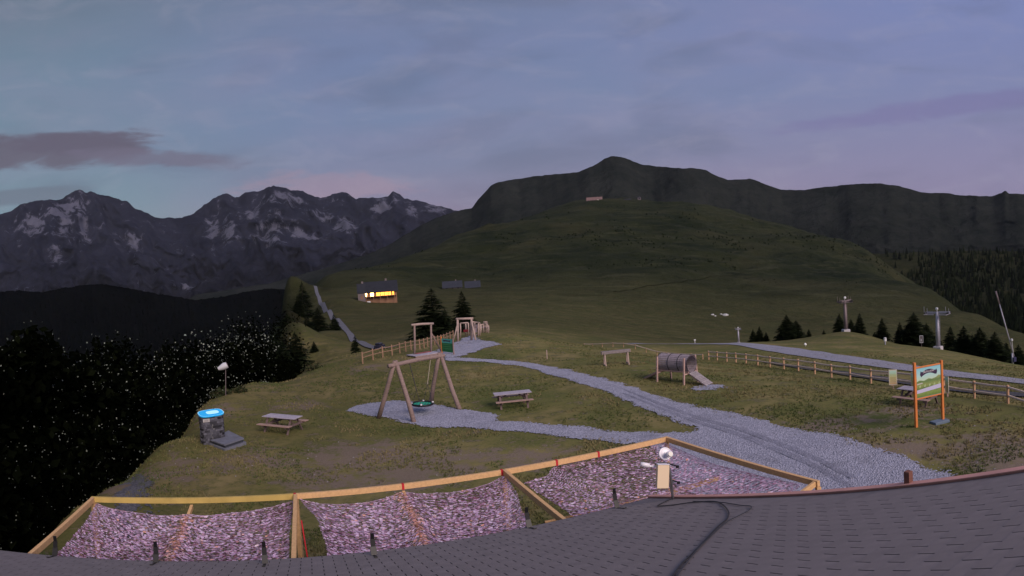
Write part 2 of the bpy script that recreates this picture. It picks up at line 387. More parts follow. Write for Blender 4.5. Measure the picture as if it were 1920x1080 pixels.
cpx(840, 650, 62); cpx(860, 638, 72); cpx(910, 622, 84); cpx(880, 640, 70)
cpx(910, 432, 1080); cpx(912, 452, 1500); cpx(900, 500, 700)
for px, py, r_ in ((960, 668, 52), (960, 628, 66), (940, 627, 70), (1010, 634, 68), (1060, 645, 62), (960, 634, 85), (1060, 648, 80), (1000, 620, 115), (1000, 600, 160), (1000, 560, 300), (1000, 500, 640), (1000, 450, 900), (993, 409, 1230), (993, 430, 1700)):
    cpx(px, py, r_)
for px, py, r_ in ((1200, 668, 55), (1200, 652, 76), (1200, 643, 105), (1200, 636, 140), (1200, 600, 240), (1200, 550, 400), (1200, 500, 600), (1200, 450, 850), (1200, 400, 1200), (1210, 380, 1420), (1210, 400, 1900), (1100, 440, 900), (1093, 382, 1390), (1093, 402, 1900), (1100, 640, 105), (1100, 652, 84)):
    cpx(px, py, r_)
# level meadow, then the falling ground behind the right-hand fence
for px, py in ((900, 700), (900, 760), (1050, 720), (1100, 800), (1250, 740), (1350, 760), (1500, 760), (1600, 800), (1700, 780), (1720, 860), (1850, 800), (1150, 686)):
    a, e = azel(px, py); caz(math.degrees(a), CAM_H / math.tan(-float(e)), 0)
for px, py, r_ in ((1920, 762, 28.5), (1890, 757, 29.5), (1827, 747, 31.5), (1716, 730, 34.5), (1633, 718, 38), (1559, 707, 42), (1497, 697, 46), (1444, 690, 50), (1399, 682, 55), (1329, 675, 62), (1235, 668, 70)):
    cpx(px, py, r_)
for px, py, r_ in ((1390, 645, 82), (1474, 658, 70), (1583, 673, 60), (1692, 689, 52), (1800, 703, 47), (1920, 716, 43), (2050, 730, 40),
                   (1500, 640, 100), (1590, 622, 112), (1590, 632, 130), (1450, 640, 112), (1450, 652, 140), (1380, 643, 150), (1400, 630, 210), (1680, 645, 104), (1700, 668, 66), (1758, 655, 98), (1758, 668, 125), (1830, 668, 88), (1830, 684, 112), (1920, 686, 78), (1920, 700, 100), (2050, 700, 74),
                   (1400, 600, 300), (1400, 550, 480), (1400, 500, 700), (1400, 450, 1000), (1400, 410, 1290), (1400, 432, 1800), (1330, 392, 1370),
                   (1600, 610, 300), (1600, 560, 460), (1600, 510, 740), (1590, 457, 1130), (1600, 480, 1600), (1500, 436, 1230), (1500, 458, 1700),
                   (1750, 625, 300), (1750, 580, 450), (1745, 544, 620), (1740, 575, 850), (1660, 498, 900), (1660, 525, 1300),
                   (1850, 632, 300), (1840, 594, 430), (1850, 625, 600), (1920, 660, 200), (1920, 626, 320), (1930, 660, 480), (2050, 720, 200), (2050, 690, 300), (2050, 760, 500)):
    cpx(px, py, r_)
for q_ in [(590, 541, 410), (597, 556, 340), (606, 570, 285), (618, 585, 235), (630, 598, 200), (642, 611, 168), (656, 627, 136), (670, 641, 112), (690, 650, 97), (715, 654, 88)]: cpx(*q_)
CT = np.array(CT)
def wrapc(a, r): return np.stack([np.sin(a), np.cos(a), .5 * np.log(r)], -1)
_P = wrapc(CT[:, 0], CT[:, 1]); _v = CT[:, 2] / CT[:, 1]
_D = np.linalg.norm(_P[:, None] - _P[None], axis=-1)
_phi = lambda d: np.sqrt(d * d + .03 ** 2)
_A = np.zeros((len(CT) + 1,) * 2); _A[:-1, :-1] = _phi(_D) + np.eye(len(CT)) * -1e-3; _A[-1, :-1] = 1; _A[:-1, -1] = 1
_W = np.linalg.solve(_A, np.append(_v, 0))
azs = np.concatenate([np.linspace(-180, -56, 60, endpoint=False), np.linspace(-56, 52, 620), np.linspace(52, 180, 61)[1:]])
rr_ = np.concatenate([[.6, 1.5, 3, 4.5], np.exp(np.linspace(math.log(6), math.log(2600), 330))])
AA, RR = np.meshgrid(np.radians(azs), rr_, indexing='ij')
def _exact(a, r):
    z = np.empty(a.size); a = a.ravel(); r = r.ravel(); P32 = _P.astype(np.float32); p2 = (P32 ** 2).sum(1); w_ = _W[:-1].astype(np.float32)
    for i in range(0, len(a), 20000):
        q_ = wrapc(a[i:i + 20000], r[i:i + 20000]).astype(np.float32)
        d2 = np.maximum((q_ ** 2).sum(1)[:, None] + p2[None] - 2 * q_ @ P32.T, 0)
        z[i:i + 20000] = np.sqrt(d2 + .0009) @ w_ + _W[-1]
    x, y = r * np.sin(a), r * np.cos(a); z = z * r
    return z + (fbm(x * .35, y * .35, 3) - .5) * .16 * np.clip((r - 4) / 12, 0, 1) + (fbm(x * .03, y * .03, 9, 5) - .5) * np.clip((r - 160) / 500, 0, 1) * 9 + (fbm(x * .004, y * .004, 19, 4, True) - .5) * np.clip((r - 420) / 500, 0, 1) * 22
HG = _exact(AA, RR).reshape(AA.shape)
HG[-1] = HG[0]
def height(x, y):
    """bilinear over the ground sheet's own grid, so things sit on the mesh exactly"""
    x = np.asarray(x, float); y = np.asarray(y, float); a = np.degrees(np.arctan2(x, y)); r = np.clip(np.hypot(x, y), .61, 2590)
    i = np.clip(np.searchsorted(azs, a) - 1, 0, len(azs) - 2); j = np.clip(np.searchsorted(rr_, r) - 1, 0, len(rr_) - 2)
    fa = (a - azs[i]) / (azs[i + 1] - azs[i]); fr = (r - rr_[j]) / (rr_[j + 1] - rr_[j])
    return (HG[i, j] * (1 - fa) + HG[i + 1, j] * fa) * (1 - fr) + (HG[i, j + 1] * (1 - fa) + HG[i + 1, j + 1] * fa) * fr
_hr = np.exp(np.linspace(math.log(4), math.log(2200), 500))
def hit(px, py):
    """point of the ground seen at a photo pixel"""
    a, e = azel(px, py); a = float(a); e = float(e)
    xs, ys = _hr * math.sin(a), _hr * math.cos(a); zr = CAM_H + _hr * math.tan(e); g = height(xs, ys)
    k = np.argmax(zr < g) if (zr < g).any() else len(_hr) - 1
    if k > 0:
        f0, f1_ = zr[k - 1] - g[k - 1], zr[k] - g[k]; t = f0 / (f0 - f1_ + 1e-9); r = _hr[k - 1] + t * (_hr[k] - _hr[k - 1])
    else: r = _hr[0]
    x, y = r * math.sin(a), r * math.cos(a)
    return Vector((x, y, float(height(np.array([x]), np.array([y]))[0])))
def hit_near(px, py, rmax):
    h_ = hit(px, py)
    if math.hypot(h_.x, h_.y) > rmax:
        a, e = azel(px, py); x, y = rmax * math.sin(float(a)), rmax * math.cos(float(a)); return Vector((x, y, gz(x, y)))
    return h_
def at_z(px, py, z):
    d = ray(px, py); k = (z - CAM_H) / d[2]; return Vector((d[0] * k, d[1] * k, z))
def at_r(px, py, r):
    """point on the sight line at horizontal distance r"""
    d = ray(px, py); k = r / math.hypot(d[0], d[1]); return Vector((d[0] * k, d[1] * k, CAM_H + d[2] * k))
def gz(x, y): return float(height(np.array([x]), np.array([y]))[0])
def on_ground(p, dz=0.): return Vector((p[0], p[1], gz(p[0], p[1]) + dz))

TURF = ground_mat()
# ------------------------------------------------------------------ ground sheet (polar grid, fine where it is close)
GX, GY = RR * np.sin(AA), RR * np.cos(AA); GZ = HG
na, nr = AA.shape
idx = np.arange(na * nr).reshape(na, nr)
q = np.stack([idx[:-1, :-1], idx[1:, :-1], idx[1:, 1:], idx[:-1, 1:]], -1).reshape(-1, 4)
zone = .62 * np.clip((RR - 72) / 70, 0, 1) + .38 * np.clip((RR - 150) / 450, 0, 1)
rim_px = np.array([-300, -60, 0, 90, 185, 280, 370, 430, 500, 560, 620]); rim_r = np.array([12, 15, 17, 20.5, 24, 29.5, 39, 45, 47.5, 50, 54.])
def rim(a): return np.interp(a, azel(rim_px, 700 + 0 * rim_px)[0], rim_r)
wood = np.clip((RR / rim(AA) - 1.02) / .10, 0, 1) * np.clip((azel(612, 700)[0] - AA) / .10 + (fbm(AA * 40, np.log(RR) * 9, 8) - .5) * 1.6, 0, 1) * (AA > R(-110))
DIRT = [hit(*p) + Vector((0, 0, 0)) for p in ((300, 810), (320, 880), (400, 770), (215, 912), (480, 862), (610, 900), (830, 862), (770, 895), (1690, 840), (1560, 800), (1660, 700), (1860, 830), (1880, 860), (560, 760), (690, 690), (700, 850), (1000, 860), (1700, 770), (640, 850))]
dirt = sum(np.exp(-((GX - p.x) ** 2 + (GY - p.y) ** 2) / 2.6) for p in DIRT) 
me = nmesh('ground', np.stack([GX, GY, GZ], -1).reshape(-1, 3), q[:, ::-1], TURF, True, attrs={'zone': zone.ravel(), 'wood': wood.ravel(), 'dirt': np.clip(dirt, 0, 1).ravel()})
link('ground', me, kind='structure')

# ------------------------------------------------------------------ mountains
def interp_sil(pts, px):
    p = np.array(pts, float); return np.interp(px, p[:, 0], p[:, 1])
def range_mesh(name, sil, r_base, r_crest, el_base, material, px0, px1, ncol, nrow, amp, gul, seed, rough=0.0, snow_fn=None, crest_var=0.):
    px = np.linspace(px0, px1, ncol); py = interp_sil(sil, px) 
    py = py - (fbm(px * .06, px * 0 + seed, seed, 4) - .5) * 2 * rough - (fbm(px * .22, px * 0 + seed, seed + 1, 3) - .5) * rough * 1.3
    a, e = azel(px, py); te = np.tan(e); ab = np.tan(R(el_base))
    t = np.concatenate([np.linspace(0, 1, nrow), [1.03, 1.1, 1.2]])
    A, T_ = np.meshgrid(a, t, indexing='ij'); rc = r_crest * (1 + crest_var * (fbm(px * .01, px * 0, seed + 5) - .5))
    Tm = np.minimum(T_, 1)
    base_r = r_base + (rc[:, None] - r_base) * T_
    kw = 31; pad = np.pad(te, kw // 2, mode='edge'); ts = np.convolve(pad, np.ones(kw) / kw, 'valid')
    te2 = ts[:, None] + (te - ts)[:, None] * Tm ** 5
    H = CAM_H + base_r * np.minimum(ab + (te2 - ab) * Tm ** 1.15, te[:, None] - (1 - Tm) * .02)
    H = np.where(T_ > 1, H - (T_ - 1) * r_crest * .45, H)
    g = fbm(A * gul + 2.2 * fbm(A * gul * .6, T_ * 4, seed + 2) + T_ * 1.5, T_ * 5.5, seed, 5, True)
    env = np.sin(np.pi * np.clip(Tm, 0, 1)) ** .6 * (T_ < 1)
    dr = (g - .5) * amp * env
    H2 = H + (fbm(A * gul * 3, T_ * 9, seed + 8, 4) - .5) * amp * .16 * env
    rad = base_r - dr
    V = np.stack([rad * np.sin(A), rad * np.cos(A), H2], -1).reshape(-1, 3)
    i = np.arange(A.size).reshape(A.shape)
    q = np.stack([i[:-1, :-1], i[:-1, 1:], i[1:, 1:], i[1:, :-1]], -1).reshape(-1, 4)
    at_ = {'zone': T_.ravel()}
    if snow_fn is not None:
        PX = np.repeat(px[:, None], len(t), 1); at_['snow'] = snow_fn(PX, T_).ravel()
    return link(name, nmesh(name, V, q[:, ::-1], material, True, attrs=at_), kind='structure')

MASSIF = [(-500, 430), (-200, 395), (-80, 415), (0, 403), (20, 397), (37, 383), (90, 373), (113, 375), (133, 363), (150, 355), (160, 362), (170, 358), (187, 365), (213, 370), (240, 377), (253, 390), (293, 407), (313, 410), (340, 408), (363, 400), (383, 383), (410, 367), (427, 363), (447, 372), (460, 360), (483, 358), (513, 348), (547, 357), (567, 357), (583, 367), (600, 372), (627, 363), (647, 360), (667, 372), (687, 370), (707, 373), (727, 370), (737, 360), (750, 363), (760, 372), (793, 378), (850, 395), (1000, 420), (1200, 440)]
SNOW = [(118, .86, 32, .13), (150, .83, 14, .15), (60, .88, 30, .07), (100, .66, 18, .10), (30, .45, 24, .06), (55, .36, 22, .05), (395, .8, 16, .10), (540, .93, 42, .05), (500, .75, 30, .09), (505, .66, 22, .04), (600, .87, 28, .05), (712, .93, 22, .05), (768, .9, 12, .05), (675, .6, 12, .05), (712, .52, 10, .04), (345, .5, 26, .02), (410, .36, 6, .09), (245, .76, 14, .06), (420, .78, 18, .07), (820, .97, 25, .05), (640, .8, 20, .05), (565, .72, 25, .04), (470, .86, 14, .05)]
def snow_fn(PX, T_):
    s = 0
    for px, t, wx, wt in SNOW: s = np.maximum(s, np.exp(-((PX - px) / wx) ** 2 - ((T_ - t) / wt) ** 2))
    return s * .50 + .13 + .12 * np.clip((T_ - .5) / .3, 0, 1) - .6 * np.clip((.45 - T_) / .3, 0, 1)
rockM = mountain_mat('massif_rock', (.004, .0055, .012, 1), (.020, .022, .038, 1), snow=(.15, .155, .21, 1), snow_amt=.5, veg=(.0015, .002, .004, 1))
range_mesh('snowy_mountain_range', MASSIF, 3600, 6800, -5.0, rockM, -500, 1150, 620, 120, 900, 18, 21, rough=2.6, snow_fn=snow_fn, crest_var=.12)
JOLY = [(250, 640), (300, 590), (367, 553), (500, 532), (560, 515), (627, 498), (680, 480), (727, 460), (793, 420), (820, 408), (850, 397), (885, 390), (895, 376), (910, 360), (920, 348), (933, 342), (960, 337), (1000, 331), (1027, 328), (1083, 323), (1110, 312), (1133, 298), (1146, 293), (1158, 293), (1170, 295), (1200, 308), (1260, 315), (1300, 315), (1322, 318), (1345, 330), (1365, 337), (1395, 336), (1405, 334), (1440, 348), (1462, 355), (1510, 356), (1545, 350), (1600, 346), (1650, 343), (1680, 348), (1730, 360), (1780, 362), (1800, 366), (1860, 368), (1878, 362), (1885, 358), (1892, 363), (1920, 364), (2050, 352), (2200, 380), (2500, 400)]
jolyM = mountain_mat('grassy_mountain', (.006, .009, .0075, 1), (.024, .027, .024, 1), veg=(.003, .0055, .0035, 1), scale=2.2)
range_mesh('dark_mountain_ridge', JOLY, 1250, 3300, -7, jolyM, 250, 2500, 760, 110, 150, 12, 5, rough=1.2, crest_var=.1)
LEFTW = [(-500, 545), (-100, 548), (0, 548), (40, 545), (80, 548), (120, 540), (150, 536), (190, 532), (215, 536), (300, 552), (367, 562), (430, 554), (500, 540), (545, 545), (600, 560), (700, 600)]
woodsM = mountain_mat('forest_slope', (.0006, .001, .001, 1), (.0022, .003, .003, 1), scale=4)
range_mesh('wooded_valley_side', LEFTW, 330, 1500, -22, woodsM, -500, 640, 420, 80, 150, 40, 33, rough=2.5)
FORR = [(1560, 520), (1600, 480), (1625, 476), (1700, 474), (1790, 470), (1850, 471), (1920, 472), (2100, 466), (2500, 470)]
fslopeM = mountain_mat('forest_floor', (.018, .022, .012, 1), (.035, .036, .018, 1), scale=4)
forest_hill = range_mesh('forested_hillside', FORR, 600, 1500, -9.5, fslopeM, 1560, 2500, 300, 60, 60, 14, 45, rough=1.0)

# ------------------------------------------------------------------ trees
NEEDLE = attr_mat('spruce_needles', [(0, (.004, .007, .0035, 1)), (.6, (.010, .015, .007, 1)), (1, (.022, .030, .013, 1))], rough=1, spec=.02)
BARK = mat('bark', (.05, .038, .03), var=.4, vscale=12, bump=.4)
def spruce_meshes(h, seed, layers=24, nb=15):
    rnd = random.Random(seed); c = MB(); w0 = h * rnd.uniform(.24, .29)
    for k in range(layers):
        t = k / (layers - 1); z = h * (.07 + .90 * t); L0 = w0 * (1 - t) ** .82 + h * .012
        for j in range(nb):
            if rnd.random() < .17: continue
            a = 2 * math.pi * (j + rnd.random() * .8) / nb + k * .7; L = L0 * rnd.uniform(.5, 1.28); dr = L * rnd.uniform(.22, .5) * (1 - .6 * t)
            d = Vector((math.cos(a), math.sin(a), 0)); sd_ = Vector((-d.y, d.x, 0)); o = Vector((0, 0, z + rnd.uniform(-.02, .02) * h)); tone = rnd.random()
            tip = o + d * L + Vector((0, 0, -dr + L * .12)); mid = o + d * (L * .55) + Vector((0, 0, -dr * .35))
            wd = L * .24 + h * .008
            c.add([o, mid + sd_ * wd, tip, mid - sd_ * wd], [(0, 1, 2, 3)], 0, tone)
            for q_ in (.35, .6, .82):
                b = o + d * (L * q_) + Vector((0, 0, -dr * q_ * .7)); l2 = L * (.46 - .26 * q_) + h * .014
                for sg in (-1, 1):
                    e = b + (d * .75 + sd_ * sg) * l2 + Vector((0, 0, -l2 * rnd.uniform(.2, .7)))
                    c.add([b - d * l2 * .25, e, b + d * l2 * .3], [(0, 1, 2)], 0, min(1, max(0, tone + rnd.uniform(-.3, .3))))
    c.add([Vector((.012 * h, 0, h * .93)), Vector((-.006 * h, .011 * h, h * .93)), Vector((-.006 * h, -.011 * h, h * .93)), Vector((0, 0, h * 1.03))], [(0, 1, 3), (1, 2, 3), (2, 0, 3)], 0, .4)
    t_ = MB().tube([(0, 0, -.04 * h), (0, 0, .3 * h), (0, 0, .95 * h)], [.018 * h, .012 * h, .003 * h], 7)
    return c.mesh('crown', NEEDLE), t_.mesh('trunk', BARK, True)
SPR = [spruce_meshes(10, 100 + i) for i in range(5)]
def spruce(p, h, k, label, group):
    o = thing('spruce_tree', label, 'tree', p, random.uniform(0, 6), group); s_ = h / 10; o.scale = (s_ * random.uniform(.9, 1.12), s_, s_)
    cr, tr = SPR[k % len(SPR)]; link('crown', cr, o); link('trunk', tr, o); return o
def spruce_px(px, py_base, py_top, r, label, group, k=0, wide=1.):
    b = at_r(px, py_base, r); t = at_r(px, py_top, r); g = on_ground(b); h = t.z - g.z
    o = spruce(g, h, k, label, group); o.scale = (o.scale[0] * wide, o.scale[1] * wide, o.scale[2]); return o
spruce_px(815, 640, 540, 98, 'broad dark spruce behind the log play frames, larger of the two there', 'spruces behind the playground', 0, 2.0)
spruce_px(871, 632, 545, 106, 'narrower dark spruce right of the broad one behind the playground gate', 'spruces behind the playground', 1, 1.45)
spruce_px(838, 640, 578, 104, 'small dark spruce half hidden between the two tall playground spruces', 'spruces behind the playground', 4, 1.2)
spruce_px(667, 655, 628, 84, 'small dark spruce at the bend of the grey track', 'spruces by the grey track', 2, 1.2)
spruce_px(628, 622, 588, 150, 'dark spruce just left of the descending grey track', 'spruces by the grey track', 3, 1.3)
spruce_px(568, 560, 527, 300, 'small spruce on the ridge left of where the track starts', 'spruces by the grey track', 4, 1.1)
RT = [(1413, 643, 617, 118, 'small spruce left in the trio beyond the lift road'), (1425, 642, 612, 118, 'middle and tallest spruce of the trio beyond the lift road'), (1437, 641, 622, 118, 'shortest spruce of the trio beyond the lift road'),
      (1476, 638, 590, 116, 'tall spruce left in the pair before the lift mound'), (1494, 637, 600, 118, 'slightly shorter spruce right in the pair before the lift mound'), (1467, 640, 612, 117, 'low spruce at the left foot of the tall pair'),
      (1517, 632, 617, 128, 'tiny spruce on the crest just right of the tall pair'), (1545, 630, 618, 130, 'tiny lone spruce on the crest left of the middle pylon'),
      (1575, 626, 588, 125, 'spruce just behind and left of the middle pylon'), (1596, 626, 598, 128, 'spruce hugging the middle pylon on its right side'), (1613, 627, 587, 124, 'pointed spruce right of the middle lift pylon'),
      (1655, 640, 596, 120, 'free-standing spruce between the two right-hand mounds'), (1688, 648, 604, 118, 'slim spruce left of the tallest one by the large pylon'),
      (1715, 655, 586, 116, 'tallest spruce, just left of the large lift pylon'), (1738, 658, 606, 120, 'bushy spruce behind the left side of the large pylon'), (1703, 652, 612, 121, 'low spruce filling the gap left of the tallest one'), (1783, 664, 612, 126, 'faint narrow spruce right behind the large pylon'),
      (1808, 668, 611, 112, 'broad spruce first right of the large pylon'), (1838, 674, 614, 110, 'dark spruce second right of the large pylon'), (1824, 672, 626, 118, 'lower spruce wedged between the first and second'), (1866, 678, 622, 106, 'dark spruce third right, left of the leaning lance'),
      (1887, 684, 642, 112, 'low spruce directly behind the leaning lance'), (1910, 684, 646, 104, 'low spruce at the right end of the row'), (1762, 660, 634, 124, 'short spruce directly behind the large pylon foot'), (1640, 636, 622, 132, 'tiny spruce low on the slope of the pylon mound')]
for i, (px, pb, pt, r_, lb) in enumerate(RT): spruce_px(px, pb, pt, r_, lb, 'spruces lining the lift clearing', i, 1.9 if i in (13, 14, 15, 17, 18, 20, 4, 3, 22, 21) else 1.45)
for i, (px, pb, pt, r_, lb) in enumerate([(532, 690, 640, 74, 'dark spruce rising from the drop behind the rounded rim bush'), (556, 672, 622, 90, 'dark spruce on the steep flank right of the first one by the rim'), (578, 640, 590, 128, 'tall dark spruce on the flank below the ridge track'), (598, 618, 577, 160, 'slim spruce just below the ridge track'), (541, 628, 588, 150, 'dark spruce farther down the shaded flank'), (560, 590, 556, 230, 'distant dark spruce low on the shaded ridge'), (590, 668, 640, 96, 'low spruce on the green flank beneath the track'), (516, 668, 628, 96, 'dark spruce at the left end of the flank group')]):
    spruce_px(px, pb, pt, r_, lb, 'spruces on the shaded flank', i, 1.7)
for i, (px, pb, pt, r_, lb) in enumerate([(1411, 418, 409, 1240, 'small bush-like tree high on the green hill crest'), (1424, 421, 413, 1220, 'second small tree beside the first near the hill crest'), (1581, 464, 453, 1040, 'lone tree standing on the right shoulder of the hill')]):
    spruce_px(px, pb, pt, r_, lb, 'trees on the hill crest', i, 1.8)

def simple_forest(name, pts, label=None, seed=3, mate=None, fat=0):
    """many small conifers joined into one wood"""
    rnd = np.random.RandomState(seed); V = []; Fc = []; tone = []; n = 7; b = 0
    for (x, y, z, h) in pts:
        a0 = rnd.rand() * 6; tn = rnd.rand(); wd = h * rnd.uniform(.16, .24) if not fat else h * rnd.uniform(.5, .9) * fat
        for (z0, z1, wr) in ((.05, .55, 1.), (.32, .8, .72), (.6, 1.0, .42)):
            a = a0 + np.arange(n * 2) * math.pi / n; rad = wd * wr * np.where(np.arange(n * 2) % 2, rnd.uniform(.5, .7, n * 2), rnd.uniform(.85, 1.2, n * 2))
            ring = np.stack([x + rad * np.cos(a), y + rad * np.sin(a), np.full(n * 2, z + h * z0) - (np.arange(n * 2) % 2 == 0) * h * .05], -1)
            V.append(np.vstack([ring, [[x, y, z + h * z1]]])); k = n * 2
            Fc.append(np.stack([b + np.arange(k), b + (np.arange(k) + 1) % k, np.full(k, b + k)], -1)); b += k + 1
            tone.append(np.clip(tn + rnd.uniform(-.25, .25, k), 0, 1))
    me = nmesh(name, np.vstack(V), np.vstack(Fc), mate or NEEDLE, False, face_attrs={'tone': np.concatenate(tone)})
    return link(name, me, kind='stuff', label=label or name, category='forest')
def sample_surface(obj, n, px_lo, px_hi, t_lo, t_hi, seed):
    """random spots on a mountain sheet given by its stored zone value"""
    me = obj.data; nv = len(me.vertices); co = np.empty(nv * 3, np.float32); me.vertices.foreach_get('co', co); co = co.reshape(-1, 3)
    z = np.empty(nv, np.float32); me.attributes['zone'].data.foreach_get('value', z)
    a = np.arctan2(co[:, 0], co[:, 1]); al, ah = azel(px_lo, 500)[0], azel(px_hi, 500)[0]
    k = np.where((z > t_lo) & (z < t_hi) & (a > al) & (a < ah))[0]; rn = np.random.RandomState(seed); k = rn.choice(k, n)
    p = co[k] + np.stack([rn.uniform(-9, 9, n), rn.uniform(-9, 9, n), rn.uniform(-1.5, 0, n)], -1); return p, z[k]
p, zz = sample_surface(forest_hill, 5200, 1600, 2300, .0, .985, 8)
m_ = fbm(p[:, 0] * .006, p[:, 1] * .006, 77) + .12 * (zz < .8) > .44
p = p[m_]; hs = np.random.RandomState(4).uniform(10, 20, len(p))
simple_forest('spruce_forest', [(a, b_, c_, h) for (a, b_, c_), h in zip(p, hs)], 'dense dark spruce forest covering the slope right of the hill')
rh = np.random.RandomState(61); hn = 6500; ha = rh.uniform(R(-20), R(47), hn); hrr = np.exp(rh.uniform(math.log(480), math.log(1450), hn)); hx_, hy_ = hrr * np.sin(ha), hrr * np.cos(ha)
hk = fbm(hx_ * .006, hy_ * .006, 90) * .7 + fbm(hx_ * .03, hy_ * .03, 91) * .45 > .66
hx_, hy_ = hx_[hk], hy_[hk]; hz_ = height(hx_, hy_)
simple_forest('dwarf_shrubs', [(a, b_, c_ - .4, h) for a, b_, c_, h in zip(hx_, hy_, hz_, rh.uniform(1.0, 3.2, len(hx_)) * np.clip(np.hypot(hx_, hy_) / 900, .5, 1.3))], 'dark dwarf shrubs dotted over the green hill', 17, attr_mat('dwarf_shrub', [(0, (.006, .009, .004, 1)), (1, (.014, .018, .008, 1))], rough=1, spec=0), .9)
wv = bpy.data.objects['wooded_valley_side']
p, zz = sample_surface(wv, 3000, -150, 620, .25, 1.0, 9)
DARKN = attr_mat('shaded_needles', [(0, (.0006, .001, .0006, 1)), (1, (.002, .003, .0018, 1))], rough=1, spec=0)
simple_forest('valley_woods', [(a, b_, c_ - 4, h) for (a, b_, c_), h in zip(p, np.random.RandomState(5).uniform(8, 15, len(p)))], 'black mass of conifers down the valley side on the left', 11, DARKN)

# scrub on the drop left of the plateau: leafy shrubs, with pale flecks added to stand for digital noise
def scatter_leaves(name, centres, radii, per, size, material, label, seed, cat='shrubs'):
    rn = np.random.RandomState(seed); n = len(centres) * per
    c = np.repeat(centres, per, 0); rad = np.repeat(radii, per)
    d = rn.normal(size=(n, 3)); d /= np.linalg.norm(d, axis=1)[:, None]; d[:, 2] = np.abs(d[:, 2]) * .9
    p = c + d * (rad * rn.uniform(.55, 1.08, n))[:, None]
    u = rn.normal(size=(n, 3)); u /= np.linalg.norm(u, axis=1)[:, None]; v = np.cross(u, rn.normal(size=(n, 3))); v /= np.linalg.norm(v, axis=1)[:, None]
    s_ = (size * rn.uniform(.5, 1.3, n))[:, None]; u *= s_; v *= s_ * .55
    V = np.stack([p - u, p + v, p + u, p - v], 1).reshape(-1, 3); Fq = np.arange(n * 4).reshape(-1, 4)
    return link(name, nmesh(name, V, Fq, material, False, face_attrs={'tone': rn.rand(n)}), kind='stuff', label=label, category=cat)
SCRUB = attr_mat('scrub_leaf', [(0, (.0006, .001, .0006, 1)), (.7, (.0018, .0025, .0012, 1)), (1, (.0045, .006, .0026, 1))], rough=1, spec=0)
rn = np.random.RandomState(12)
n_a = 1500; aa = rn.uniform(R(-62), azel(560, 700)[0], n_a); rr0 = rim(aa); rr1 = rr0 * (1.05 + .22 * rn.rand(n_a))          # low scrub on the lip
sx, sy = rr1 * np.sin(aa), rr1 * np.cos(aa); sz = height(sx, sy); rad = rn.uniform(.45, .8, n_a) * np.clip((rr1 / rr0 - 1) * 6, .5, 1.2)
n_b = 4600; ab_ = rn.uniform(R(-62), azel(545, 700)[0], n_b); q0 = rim(ab_); q1 = q0 * (1.22 + 2.6 * rn.rand(n_b) ** 1.2)          # tree crowns rising out of the drop
bx, by = q1 * np.sin(ab_), q1 * np.cos(ab_); g0 = height(bx, by); top = np.minimum(g0 + 24, CAM_H - q1 * (.035 + .20 * fbm(ab_ * 14, q1 * .12, 71)) - np.clip((ab_ - R(-24)) / R(5), 0, 1) * q1 * .09)
bz = g0 + (np.maximum(top, g0 + 1) - g0) * rn.uniform(.35, 1, n_b); brad = np.clip(q1 * .035, .9, 3.4) * rn.uniform(.7, 1.3, n_b)
n_c = 2600; ac = rn.uniform(R(-62), R(-26), n_c); qc = rim(ac) * (1.12 + .75 * rn.rand(n_c)); cx_, cy_ = qc * np.sin(ac), qc * np.cos(ac); gc = height(cx_, cy_)
cz_ = gc + (np.maximum(np.minimum(gc + 14, CAM_H - qc * (.10 + .25 * fbm(ac * 10, qc * .15, 72))), gc + .6) - gc) * rn.uniform(.2, 1, n_c)
bx, by, bz, brad, ab_ = np.append(bx, cx_), np.append(by, cy_), np.append(bz, cz_), np.append(brad, rn.uniform(.5, 1.1, n_c)), np.append(ab_, ac)
sx, sy, sz, rad = np.append(sx, bx), np.append(sy, by), np.append(sz, bz), np.append(rad, brad); aa = np.append(aa, ab_)
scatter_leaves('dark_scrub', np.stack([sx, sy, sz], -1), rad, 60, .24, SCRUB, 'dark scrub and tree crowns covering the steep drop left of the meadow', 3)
PALE = attr_mat('noise_fleck', [(0, (.14, .16, .13, 1)), (1, (.27, .30, .26, 1))], rough=.9)
k = rn.rand(len(aa)) < .8; k &= (aa < azel(505, 700)[0]) & (np.arctan2(sz - CAM_H, np.hypot(sx, sy)) < R(-4.0))
n_ = k.sum(); pc = np.stack([sx, sy, sz], -1)[k]
def flecks():  # added specks standing for digital noise, not foliage
    rn2 = np.random.RandomState(31); P2 = []; per = 10
    c = np.repeat(pc, per, 0); rd = np.repeat(rad[k], per); n = len(c)
    dd_ = rn2.normal(size=(n, 3)); dd_ /= np.linalg.norm(dd_, axis=1)[:, None]; dd_[:, 2] = abs(dd_[:, 2]); p = c + dd_ * (rd * 1.14)[:, None]
    r = np.hypot(p[:, 0], p[:, 1]); s_ = r * rn2.uniform(.0007, .0019, n)
    toc = -p / np.linalg.norm(p, axis=1)[:, None]
    u = np.cross(rn2.normal(size=(n, 3)), rn2.normal(size=(n, 3))); u /= np.linalg.norm(u, axis=1)[:, None]; v = np.cross(u, rn2.normal(size=(n, 3))); v /= np.linalg.norm(v, axis=1)[:, None]
    V = np.stack([p - u * s_[:, None], p + v * s_[:, None] * .8, p + u * s_[:, None], p - v * s_[:, None] * .8], 1).reshape(-1, 3)
    link('noise_flecks', nmesh('noise_flecks', V, np.arange(n * 4).reshape(-1, 4), PALE, False, face_attrs={'tone': rn2.rand(n)}), kind='stuff', label='pale grey-green specks of digital noise added over the black scrub', category='leaves')
flecks()
